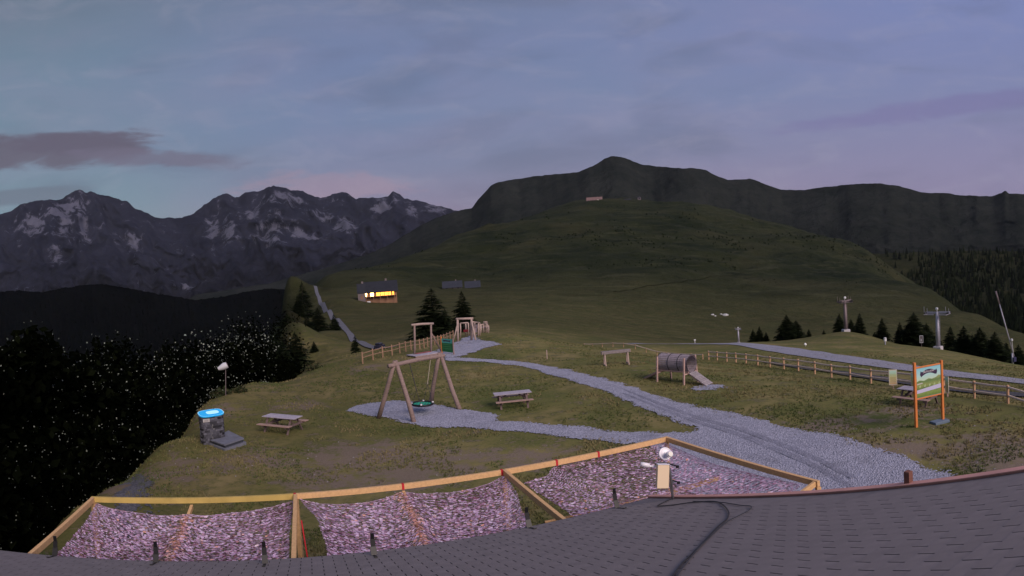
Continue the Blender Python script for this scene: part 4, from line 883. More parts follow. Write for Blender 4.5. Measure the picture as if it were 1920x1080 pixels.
def net(label, front, back, left, right, sag, seed, seam=None):
    """Coons patch between four edge lines given in beam coordinates (u, v)"""
    def res(pl, n):
        P = np.array(pl, float); s_ = np.append(0, np.cumsum(np.linalg.norm(np.diff(P, axis=0), axis=1))); t = np.linspace(0, s_[-1], n)
        return np.stack([np.interp(t, s_, P[:, 0]), np.interp(t, s_, P[:, 1])], -1)
    cell = .037; nu = int(np.linalg.norm(np.array(front[0]) - front[-1]) / cell) + 8; nv = int(np.linalg.norm(np.array(left[0]) - left[-1]) / cell) + 8
    Fp, Bp, Lp, Rp = res(front, nu), res(back, nu), res(left, nv), res(right, nv); U = np.linspace(0, 1, nu)[:, None, None]; V = np.linspace(0, 1, nv)[None, :, None]
    C = (1 - V) * Fp[:, None] + V * Bp[:, None] + (1 - U) * Lp[None] + U * Rp[None] - ((1 - U) * (1 - V) * Fp[0] + U * (1 - V) * Fp[-1] + (1 - U) * V * Bp[0] + U * V * Bp[-1])
    u, v = U[..., 0], V[..., 0]
    rn = np.random.RandomState(seed)
    Zs = ZB - .05 - sag * (4 * u * (1 - u)) ** .8 * np.sin(np.pi * np.clip(v * .8 + .1, 0, 1)) - .05 * fbm(C[..., 0] * 2, C[..., 1] * 2, seed) 
    if seam is not None: Zs = Zs + .13 * np.exp(-((u - seam) / .06) ** 2) * np.sin(np.pi * np.clip(v, .08, 1)) 
    W = np.stack([BL[0] + BD[0] * C[..., 0] + BN[0] * C[..., 1], BL[1] + BD[1] * C[..., 0] + BN[1] * C[..., 1], Zs], -1)
    n = nu * nv; P = W.reshape(-1, 3); P = P + rn.normal(size=(n, 3)) * .006
    keep = rn.rand(n) > .04; P = P[keep]; n = len(P)
    du = np.gradient(W, axis=0).reshape(-1, 3)[keep]; dv = np.gradient(W, axis=1).reshape(-1, 3)[keep]
    du /= np.linalg.norm(du, axis=1)[:, None] + 1e-9; dv /= np.linalg.norm(dv, axis=1)[:, None] + 1e-9; nn = np.cross(dv, du)
    th = rn.normal(.25, .32, n); tl = rn.normal(.30, .35, n)
    a = du * np.cos(th)[:, None] + dv * np.sin(th)[:, None]; b = -du * np.sin(th)[:, None] + dv * np.cos(th)[:, None]; b2 = b * np.cos(tl)[:, None] + nn * np.sin(tl)[:, None]
    sa, sb = (.027 * rn.uniform(.8, 1.3, n))[:, None], (.018 * rn.uniform(.75, 1.3, n))[:, None]
    V4 = np.stack([P - a * sa - b2 * sb, P + a * sa - b2 * sb * .7, P + a * sa * .8 + b2 * sb, P - a * sa * .9 + b2 * sb * .8], 1).reshape(-1, 3)
    big = fbm(P[:, 0] * .9, P[:, 1] * .9, seed + 40); ii = np.arange(nu * nv)[keep]; row = (ii % nv)
    tone = np.clip(.70 + (big - .5) * .5 + rn.normal(0, .15, n) - .33 * (row % 2), 0, 1)
    if seam is not None:
        uu = np.repeat(np.linspace(0, 1, nu), nv)[keep]; sm = np.exp(-((uu - seam + .012) / .03) ** 2); tone = np.where(rn.rand(n) < sm * .8, rn.uniform(.89, .96, n), tone)
    o = link('camouflage_net', nmesh('camouflage_net', V4, np.arange(n * 4).reshape(-1, 4), NETM, False, face_attrs={'tone': tone}), label=label, category='net', group='nets on the pergola')
    # knotted cords the flaps hang on
    mb = MB()
    for k in list(range(0, nu, 6)): mb.tube([Vector(W[k, j]) - Vector((0, 0, .012)) for j in range(0, nv, 5)], .003, 3, cap=False)
    for j in list(range(0, nv, 6)): mb.tube([Vector(W[k, j]) - Vector((0, 0, .012)) for k in range(0, nu, 5)], .003, 3, cap=False)
    for edge in (W[:, 0], W[0], W[-1]): mb.tube([Vector(e_) for e_ in edge[::4]] + [Vector(edge[-1])], .007, 4)
    mb.obj('net_cords', CORD, o, kind='stuff'); return o
def scal(u0, u1, v0, v1, dip, n=9): return [(u0 + (u1 - u0) * t, v0 + (v1 - v0) * t + dip * (4 * t * (1 - t)) ** .8) for t in np.linspace(0, 1, n)]
bk = 4.7
net('left-hand lilac net, reaching from the picture edge side to the tall red-tied post', scal(.10, us[1] - .05, .08, .08, .50, 13), [(.30, bk), (us[1] - .05, bk)], [(.10, .08), (.28, 1.3), (.35, 2.6), (.30, bk)], [(us[1] - .05, .08), (us[1] - .12, 2), (us[1] - .05, bk)], .20, 3, .5)
um = (us[1] + us[2]) / 2
net('middle lilac net with an orange seam running down its centre', scal(us[1] + .10, um, .08, .06, .34, 7)[:-1] + scal(um, us[2] - .02, .06, .06, .36, 7), [(us[1] + .6, bk), (us[2] - .2, bk)], [(us[1] + .10, .08), (us[1] + .42, 1.2), (us[1] + .52, 2.4), (us[1] + .6, bk)], [(us[2] - .02, .06), (us[2] - .16, 1.2), (us[2] - .42, 2.2), (us[2] - .55, 3.4), (us[2] - .2, bk)], .18, 5, .47)
e1 = uv(985, 905); e2 = uv(1042, 870); e3 = uv(1118, 852); e4 = uv(1230, 824); r1 = uv(1500, 909); l2 = uv(1078, 968)
net('right-hand lilac net below the white roof device, pulled to the corner of the frame', [tuple(e1), tuple((e1 + e2) / 2 + [0.02, .25]), tuple(e2), tuple((e2 + e3) / 2 + [0, .12]), tuple(e3), tuple((e3 + e4) / 2 + [0, .28]), tuple(e4), (BLEN - .1, .12)], [(l2[0] + .9, bk), (r1[0] - .8, bk)], [tuple(e1), tuple((e1 + l2) / 2), tuple(l2), (l2[0] + .9, bk)], [(BLEN - .1, .12), tuple((np.array([BLEN - .1, .12]) + r1) / 2 + [-.22, 0]), tuple(r1), (r1[0] - .8, bk)], .10, 9, None)

# ------------------------------------------------------------------ device on the gable corner
CREAM = mat('cream_plastic', (.74, .58, .40), rough=.45, spec=.4); WHT = mat('white_plastic', (.72, .70, .76), rough=.35, spec=.5); GREYM = mat('grey_metal', (.16, .16, .18), rough=.4, metal=.7); LENS = mat('dark_lens', (.02, .02, .03), rough=.1, spec=.8)
a_, b_ = ab_of(1262, 938); base = roofp(A1 + .05, max(b_, .2), -.1); rD = math.hypot(base.x, base.y)
dev = thing('roof_weather_device', 'white and cream weather device on a dark mast at the roof corner', 'weather device', base)
def dl(px, py, dr=0.): return at_r(px, py, rD + dr) - base
m_ = MB().tube([dl(1262, 940), dl(1259, 905), dl(1253, 868)], .022, 8); m_.obj('mast', GREYM, dev)
side = Vector((base.y, -base.x, 0)).normalized(); toc = Vector((-base.x, -base.y, 0)).normalized()
yaw = Matrix((side, -toc, Vector((0, 0, 1)))).transposed() @ Matrix.Rotation(R(14), 3, 'Z')
yaw_t = yaw @ Matrix.Rotation(R(7), 3, 'Y') @ Matrix.Rotation(R(-7), 3, 'X')
bc = dl(1242, 893, -.08); m_ = MB().box(bc, (.185, .13, .40), yaw_t, 0, .012); m_.obj('box_body', CREAM, dev)
m_ = MB().box(bc + yaw_t @ Vector((0, 0, .207)), (.195, .14, .012), yaw_t, 0, .003); m_.obj('box_lid', WHT, dev)
ax = (toc * .8 + side * .35 + Vector((0, 0, .35))).normalized()
m_ = MB().disc(dl(1246, 851), .102, .03, ax, 26, 0, .012); m_.ring(dl(1246, 851) + ax * .03, .095, .012, ax, 26, 6); m_.obj('sensor_dish', WHT, dev)
m_ = MB().disc(dl(1254, 852, -.10), .052, .06, ax, 20, 0, .01); o = m_.obj('spotlight', WHT, dev, True)
m_ = MB().disc(dl(1254, 852, -.10) + ax * .075, .036, .006, ax, 18); m_.obj('lens', LENS, o)
m_ = MB().tube([dl(1201, 870, -.02), dl(1207, 871, -.02), dl(1218, 873, -.02)], [.034, .038, .036], 14); o = m_.obj('side_camera', WHT, dev, True)
m_ = MB().tube([dl(1218, 874, -.02), dl(1230, 875, 0)], .016, 8); m_.obj('camera_arm', WHT, dev)
for dx, dy in ((1270, 874), (1272, 904)):
    m_ = MB().bar(dl(1256, dy - 4, .02), dl(dx, dy, .04), .03, .02); m_.box(dl(dx, dy + 1, .04), (.05, .03, .04), yaw); m_.obj('clamp', BLK, dev)
m_ = MB().tube([dl(1252, 868, -.04), dl(1252, 890, -.05), dl(1256, 912, -.05), dl(1262, 934, -.03)], .011, 6); m_.obj('conduit', GREYM, dev)
def rp(px, py, h=.02): a, b = ab_of(px, py); return roofp(min(a, A1 - .03), b, h)
CAB = mat('black_cable', (.03, .03, .035), rough=.6); CABG = mat('grey_cable', (.045, .045, .055), rough=.6)
def spline(pts, n=8):
    P = [Vector(p) for p in pts]; out = []
    for i in range(len(P) - 1):
        p0, p1, p2, p3 = P[max(i - 1, 0)], P[i], P[i + 1], P[min(i + 2, len(P) - 1)]
        for k in range(n):
            t = k / n; out.append(.5 * ((2 * p1) + (p2 - p0) * t + (2 * p0 - 5 * p1 + 4 * p2 - p3) * t * t + (-p0 + 3 * p1 - 3 * p2 + p3) * t ** 3))
    return out + [P[-1]]
m_ = MB().tube(spline([rp(*q_) for q_ in ((1258, 938), (1245, 944), (1234, 951), (1262, 949), (1300, 944), (1335, 942), (1352, 946), (1366, 960), (1364, 975), (1345, 992), (1310, 1030), (1280, 1060), (1262, 1085), (1252, 1110))]), .009, 6)
m_.obj('cable', CAB, None, True, label='thick black cable looping down the shingles from the white device', category='cable', group='cables lying on the roof')
m_ = MB().tube(spline([rp(*q_) for q_ in ((1300, 942), (1350, 944), (1390, 950), (1409, 952), (1404, 960), (1385, 970), (1363, 982), (1330, 1012), (1300, 1044), (1270, 1085), (1258, 1112))]), .0065, 6)
m_.obj('cable', CABG, None, True, label='thinner cable making a sharp corner on the shingles before joining the thick one', category='cable', group='cables lying on the roof')

# ------------------------------------------------------------------ play equipment
LOG = mat('weathered_log', (.23, .165, .15), rough=.85, var=.28, vscale=5, stretch=(1, 1, 6), bump=.4)
LOGP = mat('pale_log', (.36, .27, .24), rough=.85, var=.22, vscale=5, bump=.3)
ROPE = mat('pale_rope', (.30, .26, .20), rough=.9); ROPED = mat('dark_rope', (.05, .045, .05), rough=.9); GREEN = mat('green_mat', (.02, .33, .22), rough=.7, var=.15, vscale=8)
sw_feet = [on_ground(hit(*p)) for p in ((710, 784), (776, 792), (808, 757), (862, 768))]
sw = thing('basket_swing', 'leaning log swing frame with a round green basket over gravel', 'swing', sum(sw_feet, Vector()) / 4)
O = sw.location.copy(); fa = (sw_feet[0] + sw_feet[1]) / 2; fb = (sw_feet[2] + sw_feet[3]) / 2
ta = at_r(741, 684, math.hypot(fa.x, fa.y)); tb = at_r(825, 668, math.hypot(fb.x, fb.y))
for f_, t_, k_ in ((sw_feet[0], ta, .0), (sw_feet[1], ta, .14), (sw_feet[2], tb, 0.), (sw_feet[3], tb, .14)):
    d = (t_ - f_); bend = Vector((rs.uniform(-.05, .05), .04, .02)); off = (tb - ta).normalized() * (k_ - .07) * 1.5
    m_ = MB().tube([f_ - O - d * .04, f_ + d * .35 + bend - O + off * .3, f_ + d * .7 + bend * .5 - O + off * .7, f_ + d * 1.07 - O + off], [.125, .118, .11, .098], 12, wob=.05, seed=int(k_ * 50) + 3); m_.obj('leg', LOG, sw, True)
bd = (tb - ta).normalized(); md = (ta + tb) / 2 - Vector((0, 0, .06))
m_ = MB().tube(spline([ta - bd * .45 - O, ta - O + Vector((0, 0, .0)), md - O + Vector((.0, 0, .10)), tb - O, tb + bd * .3 - O], 3), .105, 12, wob=.05, seed=9); m_.obj('crossbeam', LOG, sw, True)
bc = at_r(792, 757, (math.hypot(fa.x, fa.y) + math.hypot(fb.x, fb.y)) / 2 - .1); gzc = gz(bc.x, bc.y)
m_ = MB().ring(bc - O, .54, .06, (0.04, 0, 1), 34, 8); o = m_.obj('basket_ring', BLK, sw, True)
m_ = MB().disc(bc - O - Vector((0, 0, .03)), .52, .02, (0.04, 0, 1), 30); o2 = m_.obj('basket_mat', GREEN, sw)
m_ = MB()
for k_ in range(-3, 4): m_.tube([bc - O + Vector((k_ * .15, -.5 * math.sqrt(1 - (k_ * .29) ** 2 * .99), .0)), bc - O + Vector((k_ * .15, .5 * math.sqrt(1 - (k_ * .29) ** 2 * .99), .0))], .012, 4)
m_.obj('basket_cords', ROPED, sw)
for t, nm in ((.30, ROPED), (.78, ROPE)):
    top = ta.lerp(tb, t); knot = Vector((bc.x + (top.x - bc.x) * .55, bc.y + (top.y - bc.y) * .55, bc.z + (.62 if t < .5 else .95)))
    if t < .5: knot = bc + (ta - tb).normalized() * .35 + Vector((0, 0, .78))
    m_ = MB().tube([top - O, knot - O], .022, 6); m_.obj('rope', nm, sw)
    sgn = 1 if t > .5 else -1
    for s2 in (-1, 1):
        e_ = bc + (tb - ta).normalized() * .42 * sgn + Vector((bd.y, -bd.x, 0)).normalized() * .34 * s2; m_ = MB().tube([knot - O, e_ - O], .013, 5); m_.obj('rope', ROPED, sw)
        m_ = MB().disc(e_ - O - Vector((0, 0, .0)), .05, .09, (0, 0, 1), 8); m_.obj('shackle', WHT, sw)

# slatted tube tunnel on legs with two ramps
SLW = mat('tunnel_slat', (.30, .25, .28), rough=.8, var=.25, vscale=6, bump=.3, rnd=.12); SLD = mat('ramp_slat', (.27, .24, .26), rough=.85, var=.25, vscale=6, rnd=.12)
LEGP = mat('pinkish_post', (.42, .28, .25), rough=.8, var=.2)
g1, g2 = on_ground(hit(1232, 712)), on_ground(hit(1270, 724)); rt = (math.hypot(g1.x, g1.y) + math.hypot(g2.x, g2.y)) / 2
tB = at_r(1244, 676, rt + .9); tF = at_r(1293, 684, rt - .2); tun = thing('tunnel_tube', 'raised barrel tunnel of grey slats with a ramp at each end', 'play tunnel', on_ground((tB + tF) / 2)); O = tun.location.copy()
axd = (tF - tB); axd.z = 0; Lt = max(axd.length, 2.2); axd.normalize(); cen = (tB + tF) / 2; zc = cen.z; tB = Vector((cen.x, cen.y, zc)) - axd * Lt / 2; tF = Vector((cen.x, cen.y, zc)) + axd * Lt / 2; rad_t = .50
sdv = Vector((axd.y, -axd.x, 0))
for k_ in range(26):
    a = 2 * math.pi * k_ / 26; rad_v = sdv * math.cos(a) + Vector((0, 0, math.sin(a))); c = (tB + tF) / 2 + rad_v * rad_t
    x = axd; z = rad_v; y = z.cross(x); M = Matrix((x, y, z)).transposed(); m_ = MB().box(c - O, (Lt, 2 * math.pi * rad_t / 26 * .86, .03), M, 0, .004); m_.obj('slat', SLW, tun)
for t in (.0, .36, .68, 1.0):
    m_ = MB().ring(tB.lerp(tF, t) - O, rad_t + .025, .018, axd, 34, 6); m_.obj('hoop', BLK, tun, True)
gb = O.z
for t in (.06, .94):
    for s2 in (-1, 1):
        p = tB.lerp(tF, t) + sdv * s2 * (rad_t + .09); ft = p + sdv * s2 * .14; ft = on_ground(ft); m_ = MB().bar(ft - O - Vector((0, 0, .05)), Vector((p.x, p.y, zc + .42)) - O, .10, .10, axd, bev=.01); m_.obj('leg', LEGP, tun)
    p = tB.lerp(tF, t); m_ = MB().bar(p - sdv * .62 - O - Vector((0, 0, rad_t + .06)), p + sdv * .62 - O - Vector((0, 0, rad_t + .06)), .08, .07); m_.obj('cross_bar', LEGP, tun)
for s2 in (-1, 1): m_ = MB().bar(tB - O + sdv * s2 * .34 - Vector((0, 0, rad_t - .05)), tF - O + sdv * s2 * .34 - Vector((0, 0, rad_t - .05)), .06, .10); m_.obj('side_rail', LEGP, tun)
for end, dr in ((tF, axd), (tB, -axd)):
    t0 = end + Vector((0, 0, -rad_t - .02)); b0 = on_ground(end + dr * 1.15, .04); ln = (b0 - t0); L_ = ln.length; x = ln.normalized(); z = sdv.cross(x); z = z if z.z > 0 else -z; y = z.cross(x); M = Matrix((x, y, z)).transposed()
    rmp = MB()
    for s2 in (-1, 1): rmp.box((t0 + b0) / 2 - O + y * s2 * .34 - z * .03, (L_, .05, .07), M)
    ro = rmp.obj('ramp', LEGP, tun)
    for q_ in range(10):
        m_ = MB().box(t0.lerp(b0, (q_ + .5) / 10) - O + z * .022, (L_ / 10 * .82, .78, .03), M, 0, .004); m_.obj('slat', SLD, ro)

# log trestle
g = on_ground(hit(1156, 684)); tr = thing('log_trestle', 'square-topped timber trestle standing in the grass left of the tunnel', 'trestle', g); O = g.copy(); rT = math.hypot(g.x, g.y)
pa, pb = at_r(1130, 665, rT - .15), at_r(1182, 661, rT + .35); dd = (pb - pa); dd.z = 0; L_ = dd.length; dd.normalize(); nn_ = Vector((-dd.y, dd.x, 0)); tz = .93
m_ = MB(); c = Vector((0, 0, tz)); m_.bar(c - dd * L_ / 2, c + dd * L_ / 2, .34, .20, bev=.02); m_.obj('top_beam', mat('dark_timber', (.20, .17, .175), var=.3), tr)
for s1 in (-1, 1):
    for s2 in (-1, 1):
        p = dd * s1 * (L_ / 2 - .18) + nn_ * s2 * .12; m_ = MB().bar(p + nn_ * s2 * .14 - Vector((0, 0, .06)), p + Vector((0, 0, tz - .10)), .09, .09, dd, bev=.01); m_.obj('leg', LOGP, tr)
    m_ = MB().bar(dd * s1 * (L_ / 2 - .18) - nn_ * .36 + Vector((0, 0, .06)), dd * s1 * (L_ / 2 - .18) + nn_ * .36 + Vector((0, 0, .06)), .09, .09); m_.obj('foot', LOGP, tr)
    m_ = MB().box(dd * s1 * (L_ / 2 + .014) + Vector((0, 0, tz)), (.025, .36, .22), Matrix((dd, nn_, Vector((0, 0, 1)))).transposed()); m_.obj('end_board', LOGP, tr)

# picnic tables
TTOP = mat('grey_plank', (.34, .31, .37), rough=.75, var=.18, vscale=4, bump=.3, rnd=.1); TBEN = mat('brown_plank', (.30, .20, .17), rough=.8, var=.18, vscale=4, rnd=.08); TLEG = mat('table_leg', (.13, .09, .09), rough=.85, var=.2)
def picnic(label, centre_px, endA, endB, L=1.95):
    g = on_ground(hit(*centre_px)); A, B = at_z(*endA, g.z + .75), at_z(*endB, g.z + .75); d = B - A; yaw_ = math.atan2(d.y, d.x)
    t = thing('picnic_table', label, 'picnic table', g, yaw_, 'picnic tables on the meadow')
    for k_ in range(5): m_ = MB().box((0, -.30 + k_ * .15, .75), (L, .14, .038), None, 0, .004); m_.obj('plank', TTOP, t)
    for s_ in (-1, 1):
        m_ = MB()
        for q_ in (-.075, .075): m_.box((0, s_ * .70 + q_, .44), (L, .14, .038), None, 0, .004)
        m_.obj('bench', TBEN, t)
    for s_ in (-1, 1):
        x = s_ * (L / 2 - .28)
        for s2 in (-1, 1): m_ = MB().bar((x, s2 * .62, -.05), (x, s2 * .24, .72), .045, .10, (1, 0, 0)); m_.obj('leg', TLEG, t)
        m_ = MB().bar((x + .05, -.82, .385), (x + .05, .82, .385), .045, .10); m_.obj('bench_bearer', TLEG, t)
        m_ = MB().bar((x + .05, -.36, .69), (x + .05, .36, .69), .045, .08); m_.obj('top_bearer', TLEG, t)
        m_ = MB().bar((x - .03, 0, .40), (x - s_ * .42, 0, .70), .045, .07); m_.obj('brace', TLEG, t)
    return t
picnic('dark picnic table between the stone pillar and the swing, nearest the camera', (531, 808), (498, 783), (566, 789))
picnic('picnic table on the grass island between the two gravel paths', (962, 762), (926, 741), (998, 734))
picnic('picnic table half hidden behind the large orange-framed board', (1722, 758), (1692, 731), (1760, 738))

# stone orientation pillar with blue top and stepped slab
ST = mat('dry_stone', (.06, .06, .075), rough=.95, var=.35, vscale=7, bump=.6, rnd=.85); MORT = mat('mortar', (.16, .16, .17), rough=1)
CON = mat('slab_concrete', (.14, .145, .18), rough=.9, var=.2, vscale=3, bump=.3)
g = on_ground(hit(400, 833)); pil = thing('stone_orientation_pillar', 'curved dry-stone pillar with a blue panorama top, its reflection painted as glow', 'orientation table', g); O = g.copy(); rP = math.hypot(g.x, g.y)
to = Vector((-g.x, -g.y, 0)).normalized(); sd2 = Vector((-to.y, to.x, 0));
sd2 = sd2 if sd2.dot(Vector((g.y, -g.x, 0))) > 0 else -sd2; ctr = -to * .30; HP = 1.34; WA, WB = .55, .30
ang0 = R(-22); ux = sd2 * math.cos(ang0) + to * math.sin(ang0); uy = to * math.cos(ang0) - sd2 * math.sin(ang0)
_sp = lambda v: math.copysign(abs(v) ** .62, v)
def pel(a, z, k=1.): return ctr + ux * (WA * k * _sp(math.cos(a))) + uy * (WB * k * _sp(math.sin(a))) + Vector((0, 0, z))
m_ = MB(); n_ = 28; vs_ = [pel(2 * math.pi * i / n_, z, .93) for z in (-.1, HP - .02) for i in range(n_)]; m_.add(vs_, [(i, (i + 1) % n_, n_ + (i + 1) % n_, n_ + i) for i in range(n_)] + [tuple(range(n_, 2 * n_))]); m_.obj('core', MORT, pil)
rst = random.Random(6); z = 0; row = 0
while z < HP - .06:
    h_ = min(rst.uniform(.07, .12), HP - .03 - z); a = rst.random() * .5; a_end = a + 2 * math.pi
    while a < a_end - .1:
        w_ = min(rst.uniform(.24, .5), a_end - a); k1 = rst.uniform(1.0, 1.045); vs_ = []
        for kk in (.9, k1):
            for (aa_, zz_) in ((a + .02, z + .006), (a + w_ / 2, z + .004), (a + w_ - .02, z + .006), (a + w_ - .02, z + h_ - .006), (a + w_ / 2, z + h_ - .003), (a + .02, z + h_ - .006)): vs_.append(pel(aa_, zz_, kk * (1 + (rst.uniform(-.012, .012) if kk > 1 else 0))))
        m_ = MB().add(vs_, [(6, 7, 10, 11), (7, 8, 9, 10), (0, 1, 7, 6), (1, 2, 8, 7), (2, 3, 9, 8), (3, 4, 10, 9), (4, 5, 11, 10), (5, 0, 6, 11)]); MB_ = None
        mm = MB(); mm.add(vs_, [(6, 7, 10, 11), (7, 8, 9, 10), (0, 1, 7, 6), (1, 2, 8, 7), (2, 3, 9, 8), (3, 4, 10, 9), (4, 5, 11, 10), (5, 0, 6, 11)]); mm.obj('stone', ST, pil); a += w_
    z += h_; row += 1
BLUE = mat('blue_reflection_glow', (.01, .30, .62), rough=.15, spec=.8, emit=(.0, .36, .80), estr=.42)  # unlit enamel top: its bright reflection is put in as emission, rim included
PALEB = mat('pale_reflection_glow', (.45, .75, .8), rough=.2, emit=(.30, .80, 1.0), estr=.42)
CYL = mat('rim_reflection_glow', (.4, .6, .7), rough=.4, emit=(.2, .7, 1.), estr=.5)
def topz(v): return HP + .03 + .10 * (-v.dot(uy) / WB) * .8
def eld(k, dz, lo=0, hi=2 * math.pi, n=40, cx=0, cy=0): return [(lambda v: v + Vector((0, 0, topz(v) + dz)))(Vector((ctr + ux * (WA * (k * _sp(math.cos(lo + (hi - lo) * i / n)) + cx)) + uy * (WB * (k * _sp(math.sin(lo + (hi - lo) * i / n)) + cy))))) for i in range(n)]
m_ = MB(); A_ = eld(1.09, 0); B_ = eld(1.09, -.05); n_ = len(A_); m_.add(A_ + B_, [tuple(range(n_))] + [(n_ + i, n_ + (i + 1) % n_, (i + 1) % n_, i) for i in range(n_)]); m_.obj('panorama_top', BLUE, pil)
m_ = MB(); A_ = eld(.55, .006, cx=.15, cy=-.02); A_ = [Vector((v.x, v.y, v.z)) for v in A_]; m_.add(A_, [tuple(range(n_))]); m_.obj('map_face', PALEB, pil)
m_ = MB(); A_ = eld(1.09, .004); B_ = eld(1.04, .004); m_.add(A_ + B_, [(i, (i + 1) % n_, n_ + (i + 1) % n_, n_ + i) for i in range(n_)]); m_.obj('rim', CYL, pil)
pc_ = at_r(391, 789, rP) - O; nrm = uy; m_ = MB().box(pel(R(118), HP - .17, 1.06), (.30, .02, .15), Matrix((ux, -uy, Vector((0, 0, 1)))).transposed() @ Matrix.Rotation(R(-12), 3, 'Z')); pq = m_.obj('plaque', mat('pale_plaque', (.42, .40, .40), rough=.5), pil)
m_ = MB()
for k_ in range(4): m_.box(pel(R(118), HP - .13 - k_ * .028, 1.06) + uy * .0125, (.22 - .03 * (k_ % 2), .003, .008), Matrix((ux, -uy, Vector((0, 0, 1)))).transposed() @ Matrix.Rotation(R(-12), 3, 'Z'))
m_.obj('engraving', BLK, pq)
s1_, s2_, s3_, s4_ = [at_z(*p_, g.z + .28) for p_ in ((392, 822), (428, 806), (457, 820), (421, 832))]
c = (s1_ + s2_ + s3_ + s4_) / 4; step = thing('stone_step', 'dark stone step slab in two tiers before the pillar', 'step', on_ground(c)); Os = step.location.copy()
def prism(pts, z0, z1, name, mt, par, O_):
    m = MB(); n = len(pts); m.add([Vector((p_.x - O_.x, p_.y - O_.y, z0)) for p_ in pts] + [Vector((p_.x - O_.x, p_.y - O_.y, z1)) for p_ in pts], [tuple(range(n))[::-1], tuple(range(n, 2 * n))] + [(i, (i + 1) % n, n + (i + 1) % n, n + i) for i in range(n)]); return m.obj(name, mt, par)
qs = [s1_, s4_, s3_, s2_]
if (qs[1] - qs[0]).cross(qs[2] - qs[1]).z < 0: qs = qs[::-1]
cq = c; prism([cq + (p_ - cq) * 1.12 for p_ in qs], -.15, .10, 'lower_tier', CON, step, Os)
tops = [cq + (p_ - cq) * .96 for p_ in qs]; prism(tops, .101, .22, 'riser_block', mat('dark_riser', (.035, .04, .05), rough=.95), step, Os)
for k_ in range(3):
    a, b_ = k_ / 3 + .005, (k_ + 1) / 3 - .005; P0 = [cq + (p_ - cq) * 1.02 for p_ in qs]
    prism([P0[0].lerp(P0[1], a), P0[0].lerp(P0[1], b_), P0[3].lerp(P0[2], b_), P0[3].lerp(P0[2], a)], .221, .28, 'paving_stone', CON, step, Os)

# orange framed board
ORG = mat('orange_paint', (.62, .20, .055), rough=.5, var=.1, vscale=5)
ga, gb_ = on_ground(hit(1718, 801)), on_ground(hit(1768, 791)); bo = thing('meadow_board', 'large orange-framed board with landscape print and dark ribbon banner', 'information board', (ga + gb_) / 2); O = bo.location.copy()
tA, tB_ = at_r(1716, 680, math.hypot(ga.x, ga.y)), at_r(1769, 675, math.hypot(gb_.x, gb_.y))
for g_, t_ in ((ga, tA), (gb_, tB_)): m_ = MB().bar(g_ - O - Vector((0, 0, .1)), Vector((g_.x, g_.y, t_.z)) - O, .11, .11, (gb_ - ga), bev=.01); m_.obj('post', ORG, bo)
gh = on_ground(gb_ + (gb_ - ga).normalized() * -.12); m_ = MB().box(gh - O + Vector((-.1, -.05, .05)), (.75, .42, .14), Matrix.Rotation(math.atan2(gb_.y - ga.y, gb_.x - ga.x), 3, 'Z'), 0, .02); m_.obj('footing', mat('blue_grey_slab', (.12, .16, .22), rough=.8), bo)
hz = (gb_ - ga); hz.z = 0; wB = hz.length; hz.normalize(); nb_ = Vector((hz.y, -hz.x, 0)); zt, zb = at_r(1742, 687, math.hypot(O.x, O.y)).z - O.z, at_r(1742, 742, math.hypot(O.x, O.y)).z - O.z
bw = wB - .12; bh = zt - zb; Mb = Matrix((hz, -nb_, Vector((0, 0, 1)))).transposed(); bc_ = Vector((0, 0, (zt + zb) / 2))
m_ = MB().box(bc_, (bw, .04, bh), Mb); pn = m_.obj('panel', mat('panel_back', (.25, .3, .3)), bo)
for zz_ in (zt + .03, zb - .03): m_ = MB().bar(-hz * (wB / 2 - .058) + Vector((0, 0, zz_)), hz * (wB / 2 - .058) + Vector((0, 0, zz_)), .05, .055); m_.obj('rail', ORG, bo)
def sheet(pts, d, name, mt, par):
    """flat print on the panel: outline in panel units (-.5..+.5)"""
    m = MB(); m.add([bc_ + hz * (p_[0] * bw * .97) + Vector((0, 0, p_[1] * bh * .97)) + nb_ * (.021 + d) for p_ in pts], [tuple(range(len(pts)))]); return m.obj(name, mt, par)
def print_mat(name, stops, noise_amt=.12, sc_=9):
    m = bpy.data.materials.new(name); m.use_nodes = True; T = NT(m.node_tree); b = T.n('ShaderNodeBsdfPrincipled'); o_ = T.n('ShaderNodeOutputMaterial'); T.set(o_.inputs[0], b.outputs[0])
    tcn = T.n('ShaderNodeTexCoord'); sp = T.n('ShaderNodeSeparateXYZ'); T.set(sp.inputs[0], tcn.outputs['Generated'])
    nn = T.noise(tcn.outputs['Object'], sc_, 4, .6); k = T.math('ADD', sp.outputs[2], T.math('MULTIPLY', T.math('SUBTRACT', nn, .5), noise_amt))
    T.set(b.inputs['Base Color'], T.ramp(k, stops)); b.inputs['Roughness'].default_value = .4; MATS[name] = m; return m
SKYP = print_mat('printed_sky', [(0, (.50, .62, .45, 1)), (.5, (.38, .62, .62, 1)), (1, (.22, .52, .62, 1))], .2, 3)
HILP = print_mat('printed_hills', [(0, (.12, .20, .04, 1)), (.22, (.22, .30, .08, 1)), (.4, (.08, .15, .04, 1)), (.6, (.26, .31, .10, 1)), (.8, (.12, .20, .07, 1)), (1, (.34, .38, .16, 1))], .35, 6)
sheet([(-.5, .05), (.5, .05), (.5, .5), (-.5, .5)], .001, 'printed_sky', SKYP, pn)
sheet([(-.5, -.5), (.5, -.5), (.5, .14), (.42, .17), (.3, .10), (.12, .07), (0, .11), (-.2, .05), (-.38, .09), (-.5, .05)], .003, 'printed_hills', HILP, pn)
sheet([(-.5, -.36), (.5, -.30), (.5, -.15), (-.5, -.24)], .005, 'white_band', mat('pale_lilac_print', (.50, .48, .66), rough=.4), pn)
